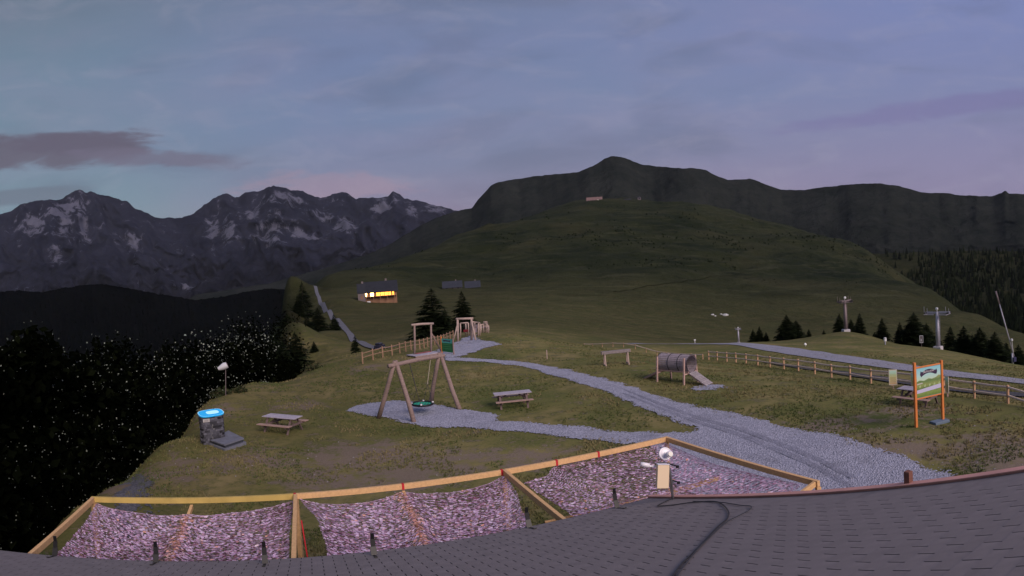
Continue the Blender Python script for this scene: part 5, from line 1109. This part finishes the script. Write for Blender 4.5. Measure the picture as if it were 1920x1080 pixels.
sheet([(-.5, -.06), (-.25, -.04), (-.28, 0), (-.5, -.02)], .005, 'pale_path', mat('pale_print', (.50, .47, .42), rough=.4), pn)
for k_ in range(5): sheet([(-.4 + k_ * .2, -.17), (-.34 + k_ * .2, -.16), (-.33 + k_ * .2, -.10), (-.36 + k_ * .2, -.07), (-.41 + k_ * .2, -.12)], .005, 'printed_bush', mat('pale_green_print', (.36, .46, .22), rough=.4), pn)
BAN = mat('dark_banner', (.05, .03, .07), rough=.4)
arc = lambda x, o_: .36 - 1.1 * x * x + o_
sheet([(-.27 + .54 * i / 8, arc(-.27 + .54 * i / 8, -.06)) for i in range(9)] + [(.33, .22), (.36, .31), (.33, .40)] + [(.27 - .54 * i / 8, arc(.27 - .54 * i / 8, .075)) for i in range(9)] + [(-.33, .40), (-.36, .28), (-.31, .19)], .006, 'ribbon_banner', BAN, pn)
def text_on(txt, size, centre, right, normal, par, mt, name='lettering'):
    cu = bpy.data.curves.new(name, 'FONT'); cu.body = txt; cu.size = size; cu.align_x = 'CENTER'; cu.align_y = 'CENTER'; cu.extrude = .0015; cu.materials.append(mt)
    to = bpy.data.objects.new('tmp', cu); me_ = bpy.data.meshes.new_from_object(to); bpy.data.objects.remove(to); o = link(name, me_, par); x = Vector(right).normalized(); z = Vector(normal).normalized(); y = z.cross(x); o.matrix_local = Matrix.Translation(Vector(centre)) @ Matrix((x, y, z)).transposed().to_4x4(); return o
LET = mat('white_lettering', (.75, .70, .72), rough=.5)
text_on('JEUX-LUDIK', .105, bc_ + Vector((0, 0, .345 * bh)) + nb_ * .031, hz, nb_, pn, LET)

# small leaflet signs on stakes by the fence
SMP = print_mat('leaflet_print', [(0, (.62, .34, .16, 1)), (.12, (.66, .52, .30, 1)), (.5, (.60, .56, .26, 1)), (.72, (.50, .62, .36, 1)), (.8, (.50, .72, .56, 1)), (1, (.55, .78, .66, 1))], .3, 12)
WFR = mat('cream_frame', (.66, .60, .50), rough=.5)
def small_sign(px, pyb, pyt, r_off, yaw_, w_, label):
    g = on_ground(hit(px, pyb)); t = thing('leaflet_sign', label, 'sign', g, yaw_, 'small printed signs by the fence'); r_ = math.hypot(g.x, g.y); h_ = at_r(px, pyt, r_).z - g.z
    m_ = MB().bar((0, .03, -.05), (0, .03, h_ * .5), .07, .04, (1, 0, 0)); m_.obj('stake', LEGP, t)
    ph = h_ * .80; zc_ = h_ - ph / 2; m_ = MB().box((0, 0, zc_), (w_, .022, ph), None, 0, .008); m_.obj('board', WFR, t)
    me_ = MB(); me_.add([(-w_ * .43, -.0125, zc_ - ph * .44), (w_ * .43, -.0125, zc_ - ph * .44), (w_ * .43, -.0125, zc_ + ph * .44), (-w_ * .43, -.0125, zc_ + ph * .44)], [(0, 1, 2, 3)]); me_.obj('print', SMP, t)
    for k_ in range(5): b_ = MB().box((0, -.0135, zc_ - ph * (.02 + .07 * k_)), (w_ * (.6 if k_ % 2 else .7), .001, .012)); b_.obj('text_line', mat('print_brown', (.22, .12, .06)), t)
small_sign(1675, 729, 693, 0, R(-28), .46, 'small green and yellow leaflet sign left of the orange board')
small_sign(1714, 738, 699, 0, R(-72), .34, 'small cream sign peeking out behind the left orange post')
small_sign(1776, 744, 705, 0, R(-98), .34, 'narrow-looking turned sign just right of the orange board')

# green sign by the far play area
ga, gb_ = on_ground(hit(829, 663)), on_ground(hit(851, 666)); gs = thing('green_board', 'green board with dark banner on two posts before the log frames', 'information board', (ga + gb_) / 2); O = gs.location.copy(); r_ = math.hypot(O.x, O.y)
hz = gb_ - ga; hz.z = 0; wB = hz.length; hz.normalize(); nb_ = Vector((hz.y, -hz.x, 0)); zt, zb = at_r(840, 635, r_).z - O.z, at_r(840, 660, r_).z - O.z; Mb = Matrix((hz, -nb_, Vector((0, 0, 1)))).transposed()
for s_, mt in ((-1, ORG), (1, LOG)): m_ = MB().bar(hz * s_ * wB / 2 + Vector((0, 0, -.1)), hz * s_ * wB / 2 + Vector((0, 0, zt + (.15 if s_ < 0 else .05))), .10, .10, hz); m_.obj('post', mt, gs)
m_ = MB().box(Vector((0, 0, (zt + zb) / 2)), (wB - .10, .04, zt - zb), Mb); pn = m_.obj('panel', mat('green_panel', (.02, .16, .05), rough=.5, var=.2, vscale=2), gs)
bw, bh, bc_ = wB - .1, zt - zb, Vector((0, 0, (zt + zb) / 2))
sheet([(-.5, .18), (.5, .18), (.5, .5), (-.5, .5)], .001, 'teal_heading', mat('teal_print', (.10, .42, .36)), pn)
sheet([(-.3, .26), (-.2, .30), (.2, .30), (.3, .26), (.36, .42), (.2, .40), (-.2, .40), (-.36, .42)], .003, 'ribbon_banner', BAN, pn)
for k_ in range(3): sheet([(-.4, .05 - k_ * .16), (.4, .05 - k_ * .16), (.4, .09 - k_ * .16), (-.4, .09 - k_ * .16)], .003, 'text_line', mat('faded_green_print', (.10, .30, .12)), pn)

# far log frames
def logline(pts, r, name, par, mt=LOGP, O_=None):
    m = MB().tube([Vector(p_) - O_ for p_ in pts], r, 9, wob=.06, seed=len(pts)); return m.obj(name, mt, par, True)
def px_frame(px, pb, pt, r_=None):
    g = on_ground(hit(px, pb)) if r_ is None else on_ground(at_r(px, pb, r_)); return g, at_r(px, pt, math.hypot(g.x, g.y))
f1g, f1t = px_frame(777, 667, 609); f2g, f2t = px_frame(808, 664, 607)
t = thing('log_goal_frame', 'tall two-post log frame above the grey balance platform', 'play frame', (f1g + f2g) / 2); O = t.location.copy()
for g_, t_ in ((f1g, f1t), (f2g, f2t)): logline([g_ - Vector((0, 0, .1)), g_.lerp(t_, .5) + Vector((.02, .02, 0)), t_], [.10, .09, .085], 'post', t, LOG, O)
dd = (f2t - f1t).normalized(); logline([f1t - dd * .3, (f1t + f2t) / 2 + Vector((0, 0, .03)), f2t + dd * .25], .10, 'crossbeam', t, LOGP, O)
br0 = f2g.lerp(f2t, .72); br1 = on_ground(hit(828, 660)); logline([br0, br1], .06, 'brace', t, LOG, O)
g_ = on_ground(hit(793, 667)); t = thing('balance_platform', 'low pale platform with a red plank beneath the log frame', 'platform', g_, math.atan2(dd.y, dd.x)); 
m_ = MB()
for k_ in range(7): mm = MB().box((-1.05 + k_ * .35, 0, .16), (.33, 1.5, .05), None, 0, .005); mm.obj('plank', TTOP, t)
mm = MB().box((0, -.70, .07), (2.4, .08, .14)); mm.box((0, .70, .07), (2.4, .08, .14)); mm.obj('frame', LOG, t)
mm = MB().box((.25, .35, .22), (1.5, .3, .06), None, 0, .01); mm.obj('red_plank', mat('faded_red', (.22, .07, .07), var=.2), t)
# gate with splayed braces
RG = 70.
gL, tL = px_frame(858, 638, 598, RG); gR, tR = px_frame(884, 638, 597, RG)
t = thing('log_gate', 'tall log gateway with splayed side braces at the head of the gravel', 'play frame', (gL + gR) / 2); O = t.location.copy()
for g_, t_ in ((gL, tL), (gR, tR)): logline([g_ - Vector((0, 0, .1)), g_.lerp(t_, .5), t_ + Vector((0, 0, .1))], [.14, .13, .12], 'post', t, LOGP, O)
dd = (tR - tL).normalized(); logline([tL - dd * .2, tR + dd * .2], .13, 'crossbeam', t, LOGP, O)
logline([gL.lerp(tL, .78), on_ground(at_r(849, 634, RG))], .085, 'brace', t, LOGP, O); logline([gR.lerp(tR, .88), on_ground(at_r(892, 639, RG - 1))], .10, 'brace', t, LOGP, O)
# inner swing frame with red hanging seat
RG = 76.
gL, tL = px_frame(863, 632, 606, RG); gM, tM = px_frame(873, 630, 606, RG + 1); gR, tR = px_frame(878, 631, 605, RG)
t = thing('inner_log_frame', 'lower log frame with a red hanging seat seen through the gateway', 'play frame', (gL + gR) / 2); O = t.location.copy()
for g_, t_ in ((gL, tL), (gM, tM), (gR, tR)): logline([g_ - Vector((0, 0, .1)), g_.lerp(t_, .5) + Vector((.04, 0, 0)), t_], .09, 'post', t, LOGP, O)
logline([tL, tR], .09, 'crossbeam', t, LOGP, O)
c = tL.lerp(tR, .62); m_ = MB().box(Vector((c.x, c.y, gL.z + .75)) - O, (.55, .3, .32), None, 0, .04); m_.obj('seat', mat('dark_red_seat', (.14, .012, .02)), t)
for s_ in (-.2, .2): logline([Vector((c.x + s_, c.y, gL.z + .9)), Vector((c.x + s_, c.y, tL.z))], .02, 'rope', t, ROPED, O)
# rope bridge and climbing poles
NETR = mat('rope_net', (.20, .16, .20), rough=.9)
RG = 73.
t = thing('rope_bridge', 'log rope bridge with crossing netting right of the gateway', 'play frame', on_ground(at_r(892, 632, RG))); O = t.location.copy()
Ps = [px_frame(x_, b_, t_, RG + k_ * .9) for k_, (x_, b_, t_) in enumerate(((886, 636, 603), (890, 635, 605), (897, 634, 605), (900, 633, 606)))]
for g_, t_ in Ps: logline([g_ - Vector((0, 0, .1)), t_], .09, 'post', t, LOGP, O)
logline([Ps[0][1], Ps[1][1] + Vector((0, 0, .05)), Ps[2][1]], .09, 'crossbeam', t, LOGP, O); logline([Ps[2][1], Ps[3][1]], .09, 'crossbeam', t, LOGP, O)
m_ = MB(); a0_, b0_ = Ps[0], Ps[3]
for k_ in range(9):
    f_ = k_ / 8; lo1 = a0_[0].lerp(b0_[0], f_); hi1 = a0_[1].lerp(b0_[1], 1 - f_ if k_ % 2 else f_); m_.tube([lo1 + Vector((0, 0, .5)) - O, lo1.lerp(hi1, .85) + Vector((.05, .1, 0)) - O], .03, 5)
for z_ in (.35, .7, 1.1): m_.tube([a0_[0] + Vector((0, 0, z_)) - O, a0_[0].lerp(b0_[0], .5) + Vector((0, 0, z_ - .12)) - O, b0_[0] + Vector((0, 0, z_)) - O], .035, 5)
m_.obj('netting', NETR, t)
RG = 80.
t = thing('climbing_poles', 'cluster of slim log poles with short top beams, rightmost of the play frames', 'play frame', on_ground(at_r(909, 628, RG))); O = t.location.copy()
Ps = [px_frame(x_, b_, t_, RG + d_) for x_, b_, t_, d_ in ((902, 632, 609, 0), (906, 633, 608, 1), (909, 633, 609, 2), (912, 632, 607, 1), (914, 631, 606, 3), (916, 632, 610, 0))]
for g_, t_ in Ps: logline([g_ - Vector((0, 0, .1)), g_.lerp(t_, .5) + Vector((.05, 0, 0)), t_], .075, 'pole', t, LOGP, O)
logline([Ps[0][1], Ps[4][1]], .08, 'crossbeam', t, LOGP, O); logline([at_r(906, 604, RG + 1), at_r(914, 604, RG + 1)], .10, 'cap_beam', t, LOGP, O); logline([at_r(910, 604, RG + 1), Ps[3][1]], .05, 'cap_strut', t, LOGP, O)
m_ = MB()
for k_ in range(5): a0_, b0_ = Ps[k_][0], Ps[k_ + 1][0]; m_.tube([a0_ + Vector((0, 0, .75)) - O, a0_.lerp(b0_, .5) + Vector((0, 0, .6)) - O, b0_ + Vector((0, 0, .75)) - O], .05, 5)
m_.obj('balance_rope', NETR, t)

# ------------------------------------------------------------------ fences
FP = mat('fence_post', (.50, .30, .19), rough=.75, var=.18, vscale=6); FR = mat('fence_rail', (.60, .46, .37), rough=.75, var=.18, vscale=6)
FPD = mat('dimmed_fence_wood', (.27, .165, .11), rough=.8, var=.2, vscale=6)  # same fence wood, with the left side's dimmer light put into its colour
def fence(label, pts, hgt, wd, name='wooden_fence', rails=(.42, .88), pm=None, rm=None, rk=.62):
    G = [on_ground(p_) for p_ in pts]; o = thing(name, label, 'fence', G[0]); O_ = G[0].copy()
    for k_, g_ in enumerate(G):
        m_ = MB().tube([g_ - O_ - Vector((0, 0, .1)), g_ - O_ + Vector((0, 0, hgt * .98)), g_ - O_ + Vector((0, 0, hgt))], [wd, wd, wd * .7], 8); m_.obj('post', pm or FP, o)
    for k_ in range(len(G) - 1):
        for rz in rails:
            a, b = G[k_] - O_ + Vector((0, 0, hgt * rz)), G[k_ + 1] - O_ + Vector((0, 0, hgt * rz)); d_ = (b - a).normalized() * wd * .9; m_ = MB().tube([a + d_ * 1.05, (a + b) / 2 + Vector((0, 0, -.012)), b - d_ * 1.05], wd * rk, 6, wob=.03, seed=k_); m_.obj('rail', rm or FR, o)
    return o
seq = [(1986, 774), (1890, 757), (1827, 747), (1770, 738), (1716, 730), (1672, 724), (1633, 718), (1594, 712), (1559, 707), (1528, 702), (1497, 697), (1470, 693.5), (1444, 690), (1421, 686), (1399, 683), (1380, 680.5), (1363, 679), (1345, 677), (1329, 675)]
rint = lambda px: float(np.interp(px, [1235, 1329, 1399, 1444, 1497, 1559, 1633, 1716, 1827, 1890, 1990], [70, 62, 55, 50, 46, 42, 38, 34.5, 31.5, 29.5, 26.5]))
fence('long two-rail wooden fence curving along the track from the tunnel to the right edge', [at_r(px, py, rint(px)) for px, py in seq], .93, .068, rk=.85)
far_ = [(1318, 674), (1296, 672.5), (1272, 671), (1250, 669.5), (1232, 667.5), (1212, 666), (1192, 664.5), (1170, 662.5), (1150, 660.5), (1130, 659), (1112, 658), (1096, 657)]
rf_ = lambda px: float(np.interp(px, [1095, 1329], [82, 62]))
fence('low thin fence running away behind the trestle and the barrel tunnel', [at_r(px, py, rf_(px)) for px, py in far_], .55, .05, rails=(.85,), rk=1.1)
lp = [(680, 679), (699.6, 674), (718, 670), (735.5, 668), (750, 664), (761, 660), (771, 657), (779, 655), (787, 652), (795, 649.5), (802, 647), (809, 644), (815, 641.5), (821, 639), (827, 637), (832, 635), (838, 633.5), (844, 632), (850, 631)]
rl = lambda px: float(np.interp(px, [680, 735, 795, 832, 850], [51, 54.5, 61, 70, 76]))
fence('orange-brown post fence climbing past the green board to the log gateway', [at_r(px, py, rl(px)) for px, py in lp], .98, .06, rails=(.5, .85), pm=FPD, rm=FPD)

# ------------------------------------------------------------------ lift pylons, lance, markers
STEEL = mat('galvanised', (.36, .35, .42), rough=.5, metal=.25, var=.1, vscale=3, spec=.4); STEEL2 = mat('hazy_steel', (.19, .15, .16), rough=.6, metal=.3)
WHP = mat('white_paint', (.55, .55, .58), rough=.5); CONC = mat('concrete', (.40, .38, .40), rough=.9, var=.15)
def pylon(px, pb, pt, r_, label, arm=1.0, mt=STEEL, yaw_=0., detail=True):
    g = on_ground(at_r(px, pb, r_)); h = at_r(px, pt, r_).z - g.z; s_ = h / 8.2; t = thing('lift_pylon', label, 'lift pylon', g, math.atan2(g.x, g.y) * -1 + yaw_, 'ski lift pylons'); t.scale = (s_,) * 3
    m_ = MB().box((0, 0, .15), (1.5, 1.5, .9), None, 0, .08); m_.obj('foundation', CONC, t)
    m_ = MB().tube([(0, 0, .5), (0, 0, 3.4), (0, 0, 7.1)], [.40, .37, .29], 14); c_ = m_.obj('column', mt, t, True)
    m_ = MB().ring((0, 0, 3.5), .38, .07, (0, 0, 1), 16, 6); m_.obj('flange', mt, c_)
    m_ = MB()
    for k_ in range(14): m_.box((.42, .0, .8 + k_ * .45), (.05, .34, .03))
    m_.box((.46, -.17, 3.8), (.03, .03, 6.2)); m_.box((.46, .17, 3.8), (.03, .03, 6.2)); m_.obj('ladder', mt, c_)
    m_ = MB().bar((-2.3 * arm, 0, 6.9), (2.5 * arm, 0, 7.05), .26, .34, bev=.02); m_.obj('cross_arm', mt, t)
    for s2 in (-1, 1):
        x = 2.15 * arm * s2; m_ = MB().bar((x, -1.3, 6.72), (x, 1.3, 6.72), .10, .14); sh = m_.obj('sheave_beam', mt, t)
        for k_ in range(4): m_ = MB().disc((x + .05, -1.05 + k_ * .7, 6.95), .21, .07, (1, 0, 0), 14); m_.obj('sheave', BLK, sh)
        m_ = MB().bar((x - .45, 0, 6.95), (x - .45, 0, 8.1), .06, .06, (1, 0, 0)); m_.bar((x + .15, 0, 6.95), (x + .15, 0, 7.8), .05, .05, (1, 0, 0)); m_.obj('lifting_frame', mt, t)
        m_ = MB().box((x * .62, -.35, 6.62), (1.5, .6, .05)); m_.bar((x * .62 - .7, -.64, 6.6), (x * .62 - .7, -.64, 7.3), .03, .03, (1, 0, 0)); m_.bar((x * .62 + .7, -.64, 6.6), (x * .62 + .7, -.64, 7.3), .03, .03, (1, 0, 0)); m_.bar((x * .62 - .7, -.64, 7.3), (x * .62 + .7, -.64, 7.3), .03, .03); m_.obj('catwalk', mt, t)
    m_ = MB().disc((0, -.1, 7.7), .28, .16, (0, -1, .2), 14, 0, .1); m_.tube([(0, 0, 7.0), (0, 0, 7.7)], .06, 6); m_.obj('floodlight', WHP, t)
    return t
pylon(1759, 655, 574, 98, 'large pale lift pylon on the right-hand mound among the spruces', 1.0, STEEL, R(-20))
pylon(1586, 621, 554, 114, 'blurred greyish lift pylon on the crest of the middle mound', .62, STEEL2, R(25))
pylon(1385, 643, 612, 150, 'small distant lift pylon left of the three spruces beyond the road', .5, STEEL, R(15))
pylon(1247, 392, 378, 1350, 'tiny lift pylon on the hill top, right of the summit station', .6, STEEL2, 0)
pylon(1703, 560, 545, 640, 'very faint small pylon on the right shoulder of the hill', .6, STEEL2, 0) if False else None
# leaning snow lance
g = on_ground(at_r(1899, 684, 78)); rL = math.hypot(g.x, g.y); t = thing('snow_lance', 'long thin snow-making lance leaning left from its base', 'snow lance', g); O = g.copy()
m_ = MB().tube([at_r(1901, 668, rL) - O, at_r(1884, 606, rL) - O, at_r(1874, 570, rL) - O], [.09, .075, .06], 8); m_.obj('lance_tube', STEEL, t, True)
m_ = MB().tube([at_r(1874, 570, rL) - O, at_r(1867, 546, rL) - O], [.075, .11], 8); m_.obj('nozzle_head', STEEL2, t, True)
m_ = MB().tube([(0, 0, -.2), at_r(1898, 662, rL) - O], .13, 10); m_.obj('stand', STEEL, t, True)
m_ = MB().bar(at_r(1898, 663, rL) - O, at_r(1903, 674, rL) - O, .18, .2); m_.box(at_r(1902, 674, rL) - O, (.45, .3, .6), None, 0, .04); m_.obj('pump_box', mat('dark_blue', (.03, .03, .08)), t)
m_ = MB().tube([at_r(1900, 662, rL) - O, at_r(1897, 638, rL) - O], .035, 6); m_.disc(at_r(1897, 639, rL) - O, .16, .2, (0, 0, 1), 10, 0, .08); m_.obj('beacon', WHP, t)
# little posts and signs beyond the road
g = on_ground(at_r(1660, 651, 88)); h = at_r(1660, 634, 88).z - g.z; t = thing('hydrant_post', 'pale snow-making hydrant post on the slope left of the big pylon', 'hydrant', g)
m_ = MB().tube([(0, 0, -.1), (0, 0, h * .5)], .10, 8); m_.obj('post', STEEL, t); m_ = MB().box((0, 0, h * .72), (.34, .3, h * .45), None, 0, .04); m_.obj('valve_box', WHP, t); m_ = MB().disc((0, 0, h * .95), .2, .1, (0, 0, 1), 12, 0, .05); m_.obj('cap', WHP, t)
g = on_ground(at_r(1728, 651, 90)); t = thing('marker_sign', 'white-framed rectangular marker sign in front of the spruces left of the big pylon', 'sign', g, -math.atan2(g.x, g.y)); h = at_r(1728, 629, 90).z - g.z
m_ = MB().bar((0, .04, -.1), (0, .04, h * .6), .06, .06, (1, 0, 0)); m_.obj('post', STEEL2, t)
m_ = MB().box((-.24, 0, h * .68), (.06, .05, h * .62)); m_.box((.24, 0, h * .68), (.06, .05, h * .62)); m_.box((0, 0, h * .98), (.42, .05, .08)); m_.box((0, 0, h * .38), (.42, .05, .08)); m_.obj('frame', WHP, t, kind='stuff'); m_ = MB().box((0, .01, h * .68), (.41, .03, h * .53)); m_.obj('face', STEEL2, t); m_ = MB().box((-.03, -.012, h * .60), (.15, .01, h * .2)); m_.obj('pictogram', WHP, t)
g = on_ground(at_r(1510, 650, 78)); t = thing('white_float_marker', 'small white ball on a short stub beside the lift road', 'marker', g); m_ = MB().disc((0, 0, .14), .17, .12, (0, 0, 1), 14, 0, .16); m_.obj('ball', mat('bright_white', (.8, .8, .8)), t, True); m_ = MB().tube([(0, 0, -.1), (0, 0, .16)], .05, 8); m_.obj('stub', WHP, t)
g = on_ground(at_r(1303, 642, 105)); t = thing('track_marker', 'tiny white post beside the far end of the lift road', 'marker', g); m_ = MB().tube([(0, 0, -.1), (0, 0, .5)], .06, 6); m_.obj('post', WHP, t); m_ = MB().box((0, 0, .55), (.32, .12, .2)); m_.obj('head', WHP, t)
g = on_ground(hit(1026, 673)); t = thing('stake', 'thin pale wooden stake standing alone on the grassy knoll', 'stake', g); m_ = MB().bar((0, 0, -.1), (0, 0, .72), .07, .07, (1, 0, 0)); m_.obj('stake_shaft', LOGP, t)
# windsock
g = on_ground(hit(423, 742)); rW = math.hypot(g.x, g.y); t = thing('windsock', 'small white windsock flapping on a thin dark pole at the meadow rim', 'windsock', g); O = g.copy(); tp = at_r(423, 683, rW) - O
m_ = MB().tube([(0, 0, -.1), (tp.x, tp.y, tp.z)], .022, 6); m_.obj('pole', STEEL2, t)
a, b = at_r(426, 684, rW) - O, at_r(409, 692, rW) - O; m_ = MB().tube([a, a.lerp(b, .3), a.lerp(b, .65), b], [.20, .22, .17, .10], 12, cap=False, wob=.12, seed=4); m_.obj('sock', mat('white_cloth', (.50, .50, .54), rough=.8), t, True)
m_ = MB().ring(a, .2, .014, (b - a), 16, 5); m_.obj('hoop', STEEL2, t)
# rocks on the pasture
for px, py, s_, lb in ((1336, 591, .9, 'small white rock left of the larger one on the pasture'), (1360, 592, 1.5, 'larger white rock on the pasture below the hill'), (1341, 593, .6, 'tiny white rock between the two on the pasture'), (1352, 590, .8, 'dark-sided rock behind the larger white one')):
    g = on_ground(hit(px, py)); t_ = MB(); rk = random.Random(int(px)); vs_ = []
    for z_, q_ in ((0, 1.), (.35, 1.05), (.7, .6)):
        for i in range(7): a = i * .9; vs_.append((math.cos(a) * s_ * q_ * rk.uniform(.7, 1.2), math.sin(a) * s_ * q_ * rk.uniform(.7, 1.2), z_ * s_))
    t_.add(vs_, [(i, (i + 1) % 7, 7 + (i + 1) % 7, 7 + i) for i in range(7)] + [(7 + i, 7 + (i + 1) % 7, 14 + (i + 1) % 7, 14 + i) for i in range(7)] + [tuple(range(14, 21))])
    o = t_.obj('boulder', mat('pale_boulder', (.42, .42, .42), var=.3, vscale=1), None, False, label=lb, category='rock', group='rocks on the pasture'); o.location = g

# ------------------------------------------------------------------ chalets
WARM = mat('lit_window', (.9, .5, .15), emit=(1.0, .34, .035), estr=4.2); HOT = mat('lamp_glow', (1, .8, .5), emit=(1., .60, .16), estr=16)
ROOFD = mat('slate_roof', (.016, .018, .026), rough=.8, var=.2, vscale=.6); CHW = mat('chalet_wall', (.20, .11, .07), rough=.9, var=.25, vscale=.6); STW = mat('rendered_wall', (.13, .105, .11), rough=.9, var=.2, vscale=.5)
def house(name, label, px0, px1, pb, pw, pr, r_, wall_m, roof_m, depth=9., cat='chalet', over=.7):
    """gabled house facing the camera: pixel sides, base, eave and ridge rows"""
    g0, g1 = at_r(px0, pb, r_), at_r(px1, pb, r_); c = (g0 + g1) / 2; gg = on_ground(c, -.4); t = thing(name, label, cat, gg, -math.atan2(c.x, c.y)); W = (g1 - g0).length; hw = at_r((px0 + px1) / 2, pw, r_).z - gg.z; hr = at_r((px0 + px1) / 2, pr, r_).z - gg.z
    m_ = MB(); x, y0, y1 = W / 2, 0, depth; ym = depth / 2; zr_ = hr - .25
    m_.add([(-x, y0, -2), (x, y0, -2), (x, y1, -2), (-x, y1, -2), (-x, y0, hw), (x, y0, hw), (x, y1, hw), (-x, y1, hw), (-x, ym, zr_), (x, ym, zr_)], [(0, 1, 5, 4), (2, 3, 7, 6), (1, 2, 6, 9, 5), (3, 0, 4, 8, 7)]); m_.obj('wall', wall_m, t)
    m_ = MB(); th = .22; dz = (hr - hw) / ym * over; xo = x + over
    for s_ in (0, 1):
        ye = y0 - over if s_ == 0 else y1 + over; ze = hw - dz + .1
        p_ = [(-xo, ye, ze), (xo, ye, ze), (xo, ym, hr), (-xo, ym, hr)]; p2_ = [(q_[0], q_[1], q_[2] - th) for q_ in p_]; m_.add(p_ + p2_, [(0, 1, 2, 3), (7, 6, 5, 4), (0, 4, 5, 1), (1, 5, 6, 2), (2, 6, 7, 3), (3, 7, 4, 0)])
    rf_o = m_.obj('roof', roof_m, t); m_ = MB().box((W * .2, ym + .6, hr + .3), (.9, .9, 1.4)); m_.obj('chimney', STW, rf_o)
    return t, W, hw, hr
t, W, hw, hr = house('lit_chalet', 'distant chalet with a row of glowing yellow windows', 683, 745, 566, 545, 527, 295, CHW, ROOFD, 10)
for i, (x0, x1, mt) in enumerate(((-.47, -.40, HOT), (-.30, -.20, HOT), (-.12, .0, WARM), (.01, .12, WARM), (.13, .24, WARM), (.25, .33, WARM), (.36, .42, WARM))):
    m_ = MB().box(((x0 + x1) / 2 * W, -.06, hw - 1.35), ((x1 - x0) * W, .08, 1.9)); f_ = m_.obj('window', mt, t)
    m_ = MB(); xx0, xx1 = x0 * W, x1 * W
    for xq in (xx0, (xx0 + xx1) / 2, xx1): m_.box((xq, -.13, hw - 1.35), (.10, .06, 1.6))
    m_.obj('frame', CHW, f_, kind='stuff')
m_ = MB().box((0, -1.2, hw - 2.45), (W * .98, 2.3, .18)); bl = m_.obj('balcony', CHW, t)
m_ = MB()
for k_ in range(26): m_.box((-W * .48 + k_ * W * .96 / 25, -2.3, hw - 1.95), (.12, .06, .85))
m_.box((0, -2.3, hw - 1.5), (W * .98, .1, .1)); m_.obj('railing', CHW, bl)
for k_ in range(5): m_ = MB().box((-W * .42 + k_ * W * .21, -2.2, (hw - 2.5) / 2 - .8), (.22, .22, hw - 2.2 + 1.2)); m_.obj('balcony_post', CHW, t)
m_ = MB().box((-W * .36, -2.0, 1.1), (1.6, .9, 1.0), None, 0, .1); m_.obj('pale_locker', WHP, t)
t2, W2, hw2, hr2 = house('stone_annex', 'small pale gabled annex at the left end of the lit chalet', 672, 686, 566, 548, 532, 292, STW, ROOFD, 6, 'annex', .3)
m_ = MB().box((0, -.05, hw2 * .45), (.9, .08, 1.6)); m_.obj('door', CHW, t2)
for lb, a, b, rr_w, rm_ in (('left of the two pale-roofed farm barns above the spruces', 831, 866, 535, mat('pale_tin_roof', (.028, .031, .042), rough=.6, var=.2, vscale=.3)), ('right of the two pale-roofed farm barns above the spruces', 873, 900, 540, MATS.get('pale_tin_roof'))):
    t, W, hw, hr = house('farm_barn', lb, a, b, 541, 538, 527, 500, mat('barn_wall', (.07, .06, .06), var=.2, vscale=.4), MATS['pale_tin_roof'], 12, 'barn')
    for k_ in range(3): m_ = MB().box((-W * .3 + k_ * W * .3, -.05, hw * .5), (1.2, .08, 1.2)); m_.obj('window', LENS, t)
t, W, hw, hr = house('summit_restaurant', 'broad pinkish summit building on the hill crest', 1101, 1129, 382, 376, 369, 1340, mat('pink_wall', (.42, .30, .29), var=.2, vscale=.2), mat('reddish_roof', (.16, .10, .10)), 14, 'building', 1.2)
for k_ in range(6): m_ = MB().box((-W * .42 + k_ * W * .165, -.06, hw * .62), (2.2, .1, 2.2)); m_.obj('window', LENS if k_ != 4 else mat('lit_far_window', (1, 1, .9), emit=(1, .95, .85), estr=1.5), t)
t, W, hw, hr = house('lift_station', 'small grey lift station left of the hilltop mast', 1171, 1184, 380, 376, 372, 1370, STW, ROOFD, 8, 'building', .6)
m_ = MB().box((0, -.06, hw * .5), (4, .1, hw * .6)); m_.obj('door', LENS, t)
t, W, hw, hr = house('summit_tower', 'tall narrow pale building right of the small lift station', 1196, 1202, 380, 370, 368, 1375, STW, ROOFD, 8, 'building', .4)
m_ = MB().box((0, -.06, hw * .6), (3, .1, 3)); m_.obj('window', LENS, t)
# dark parked utility vehicle at the road bend
g = on_ground(hit(712, 654)); t = thing('parked_utility_vehicle', 'small dark vehicle parked at the bend of the ridge track', 'vehicle', g, R(70)); t.scale = (.62,) * 3; m_ = MB().box((0, 0, .62), (2.6, 1.4, .6), None, 0, .12); m_.obj('body', mat('dark_vehicle', (.02, .02, .035), rough=.3), t)
m_ = MB().box((-.2, 0, 1.15), (1.4, 1.25, .55), None, 0, .15); m_.obj('cabin', LENS, t)
for x_ in (-.85, .85):
    for y_ in (-.72, .6): m_ = MB().disc((x_, y_, .33), .33, .16, (0, 1, 0), 16); w_o = m_.obj('wheel', BLK, t); m_ = MB().disc((x_, y_ - .005, .33), .16, .17, (0, 1, 0), 12); m_.obj('rim', STEEL, w_o)

# thin evening haze round the whole scene
hb = MB().box((0, 0, 560), (21000, 21000, 2200)); HZ = bpy.data.materials.new('haze_air'); HZ.use_nodes = True; T = NT(HZ.node_tree)
pv = T.n('ShaderNodeVolumePrincipled'); pv.inputs['Color'].default_value = (.80, .84, 1, 1); pv.inputs['Density'].default_value = 1.0e-5; o_ = T.n('ShaderNodeOutputMaterial'); T.set(o_.inputs['Volume'], pv.outputs[0])
hb.obj('haze', HZ, None, kind='stuff', label='thin blue evening haze filling the valley air', category='haze')
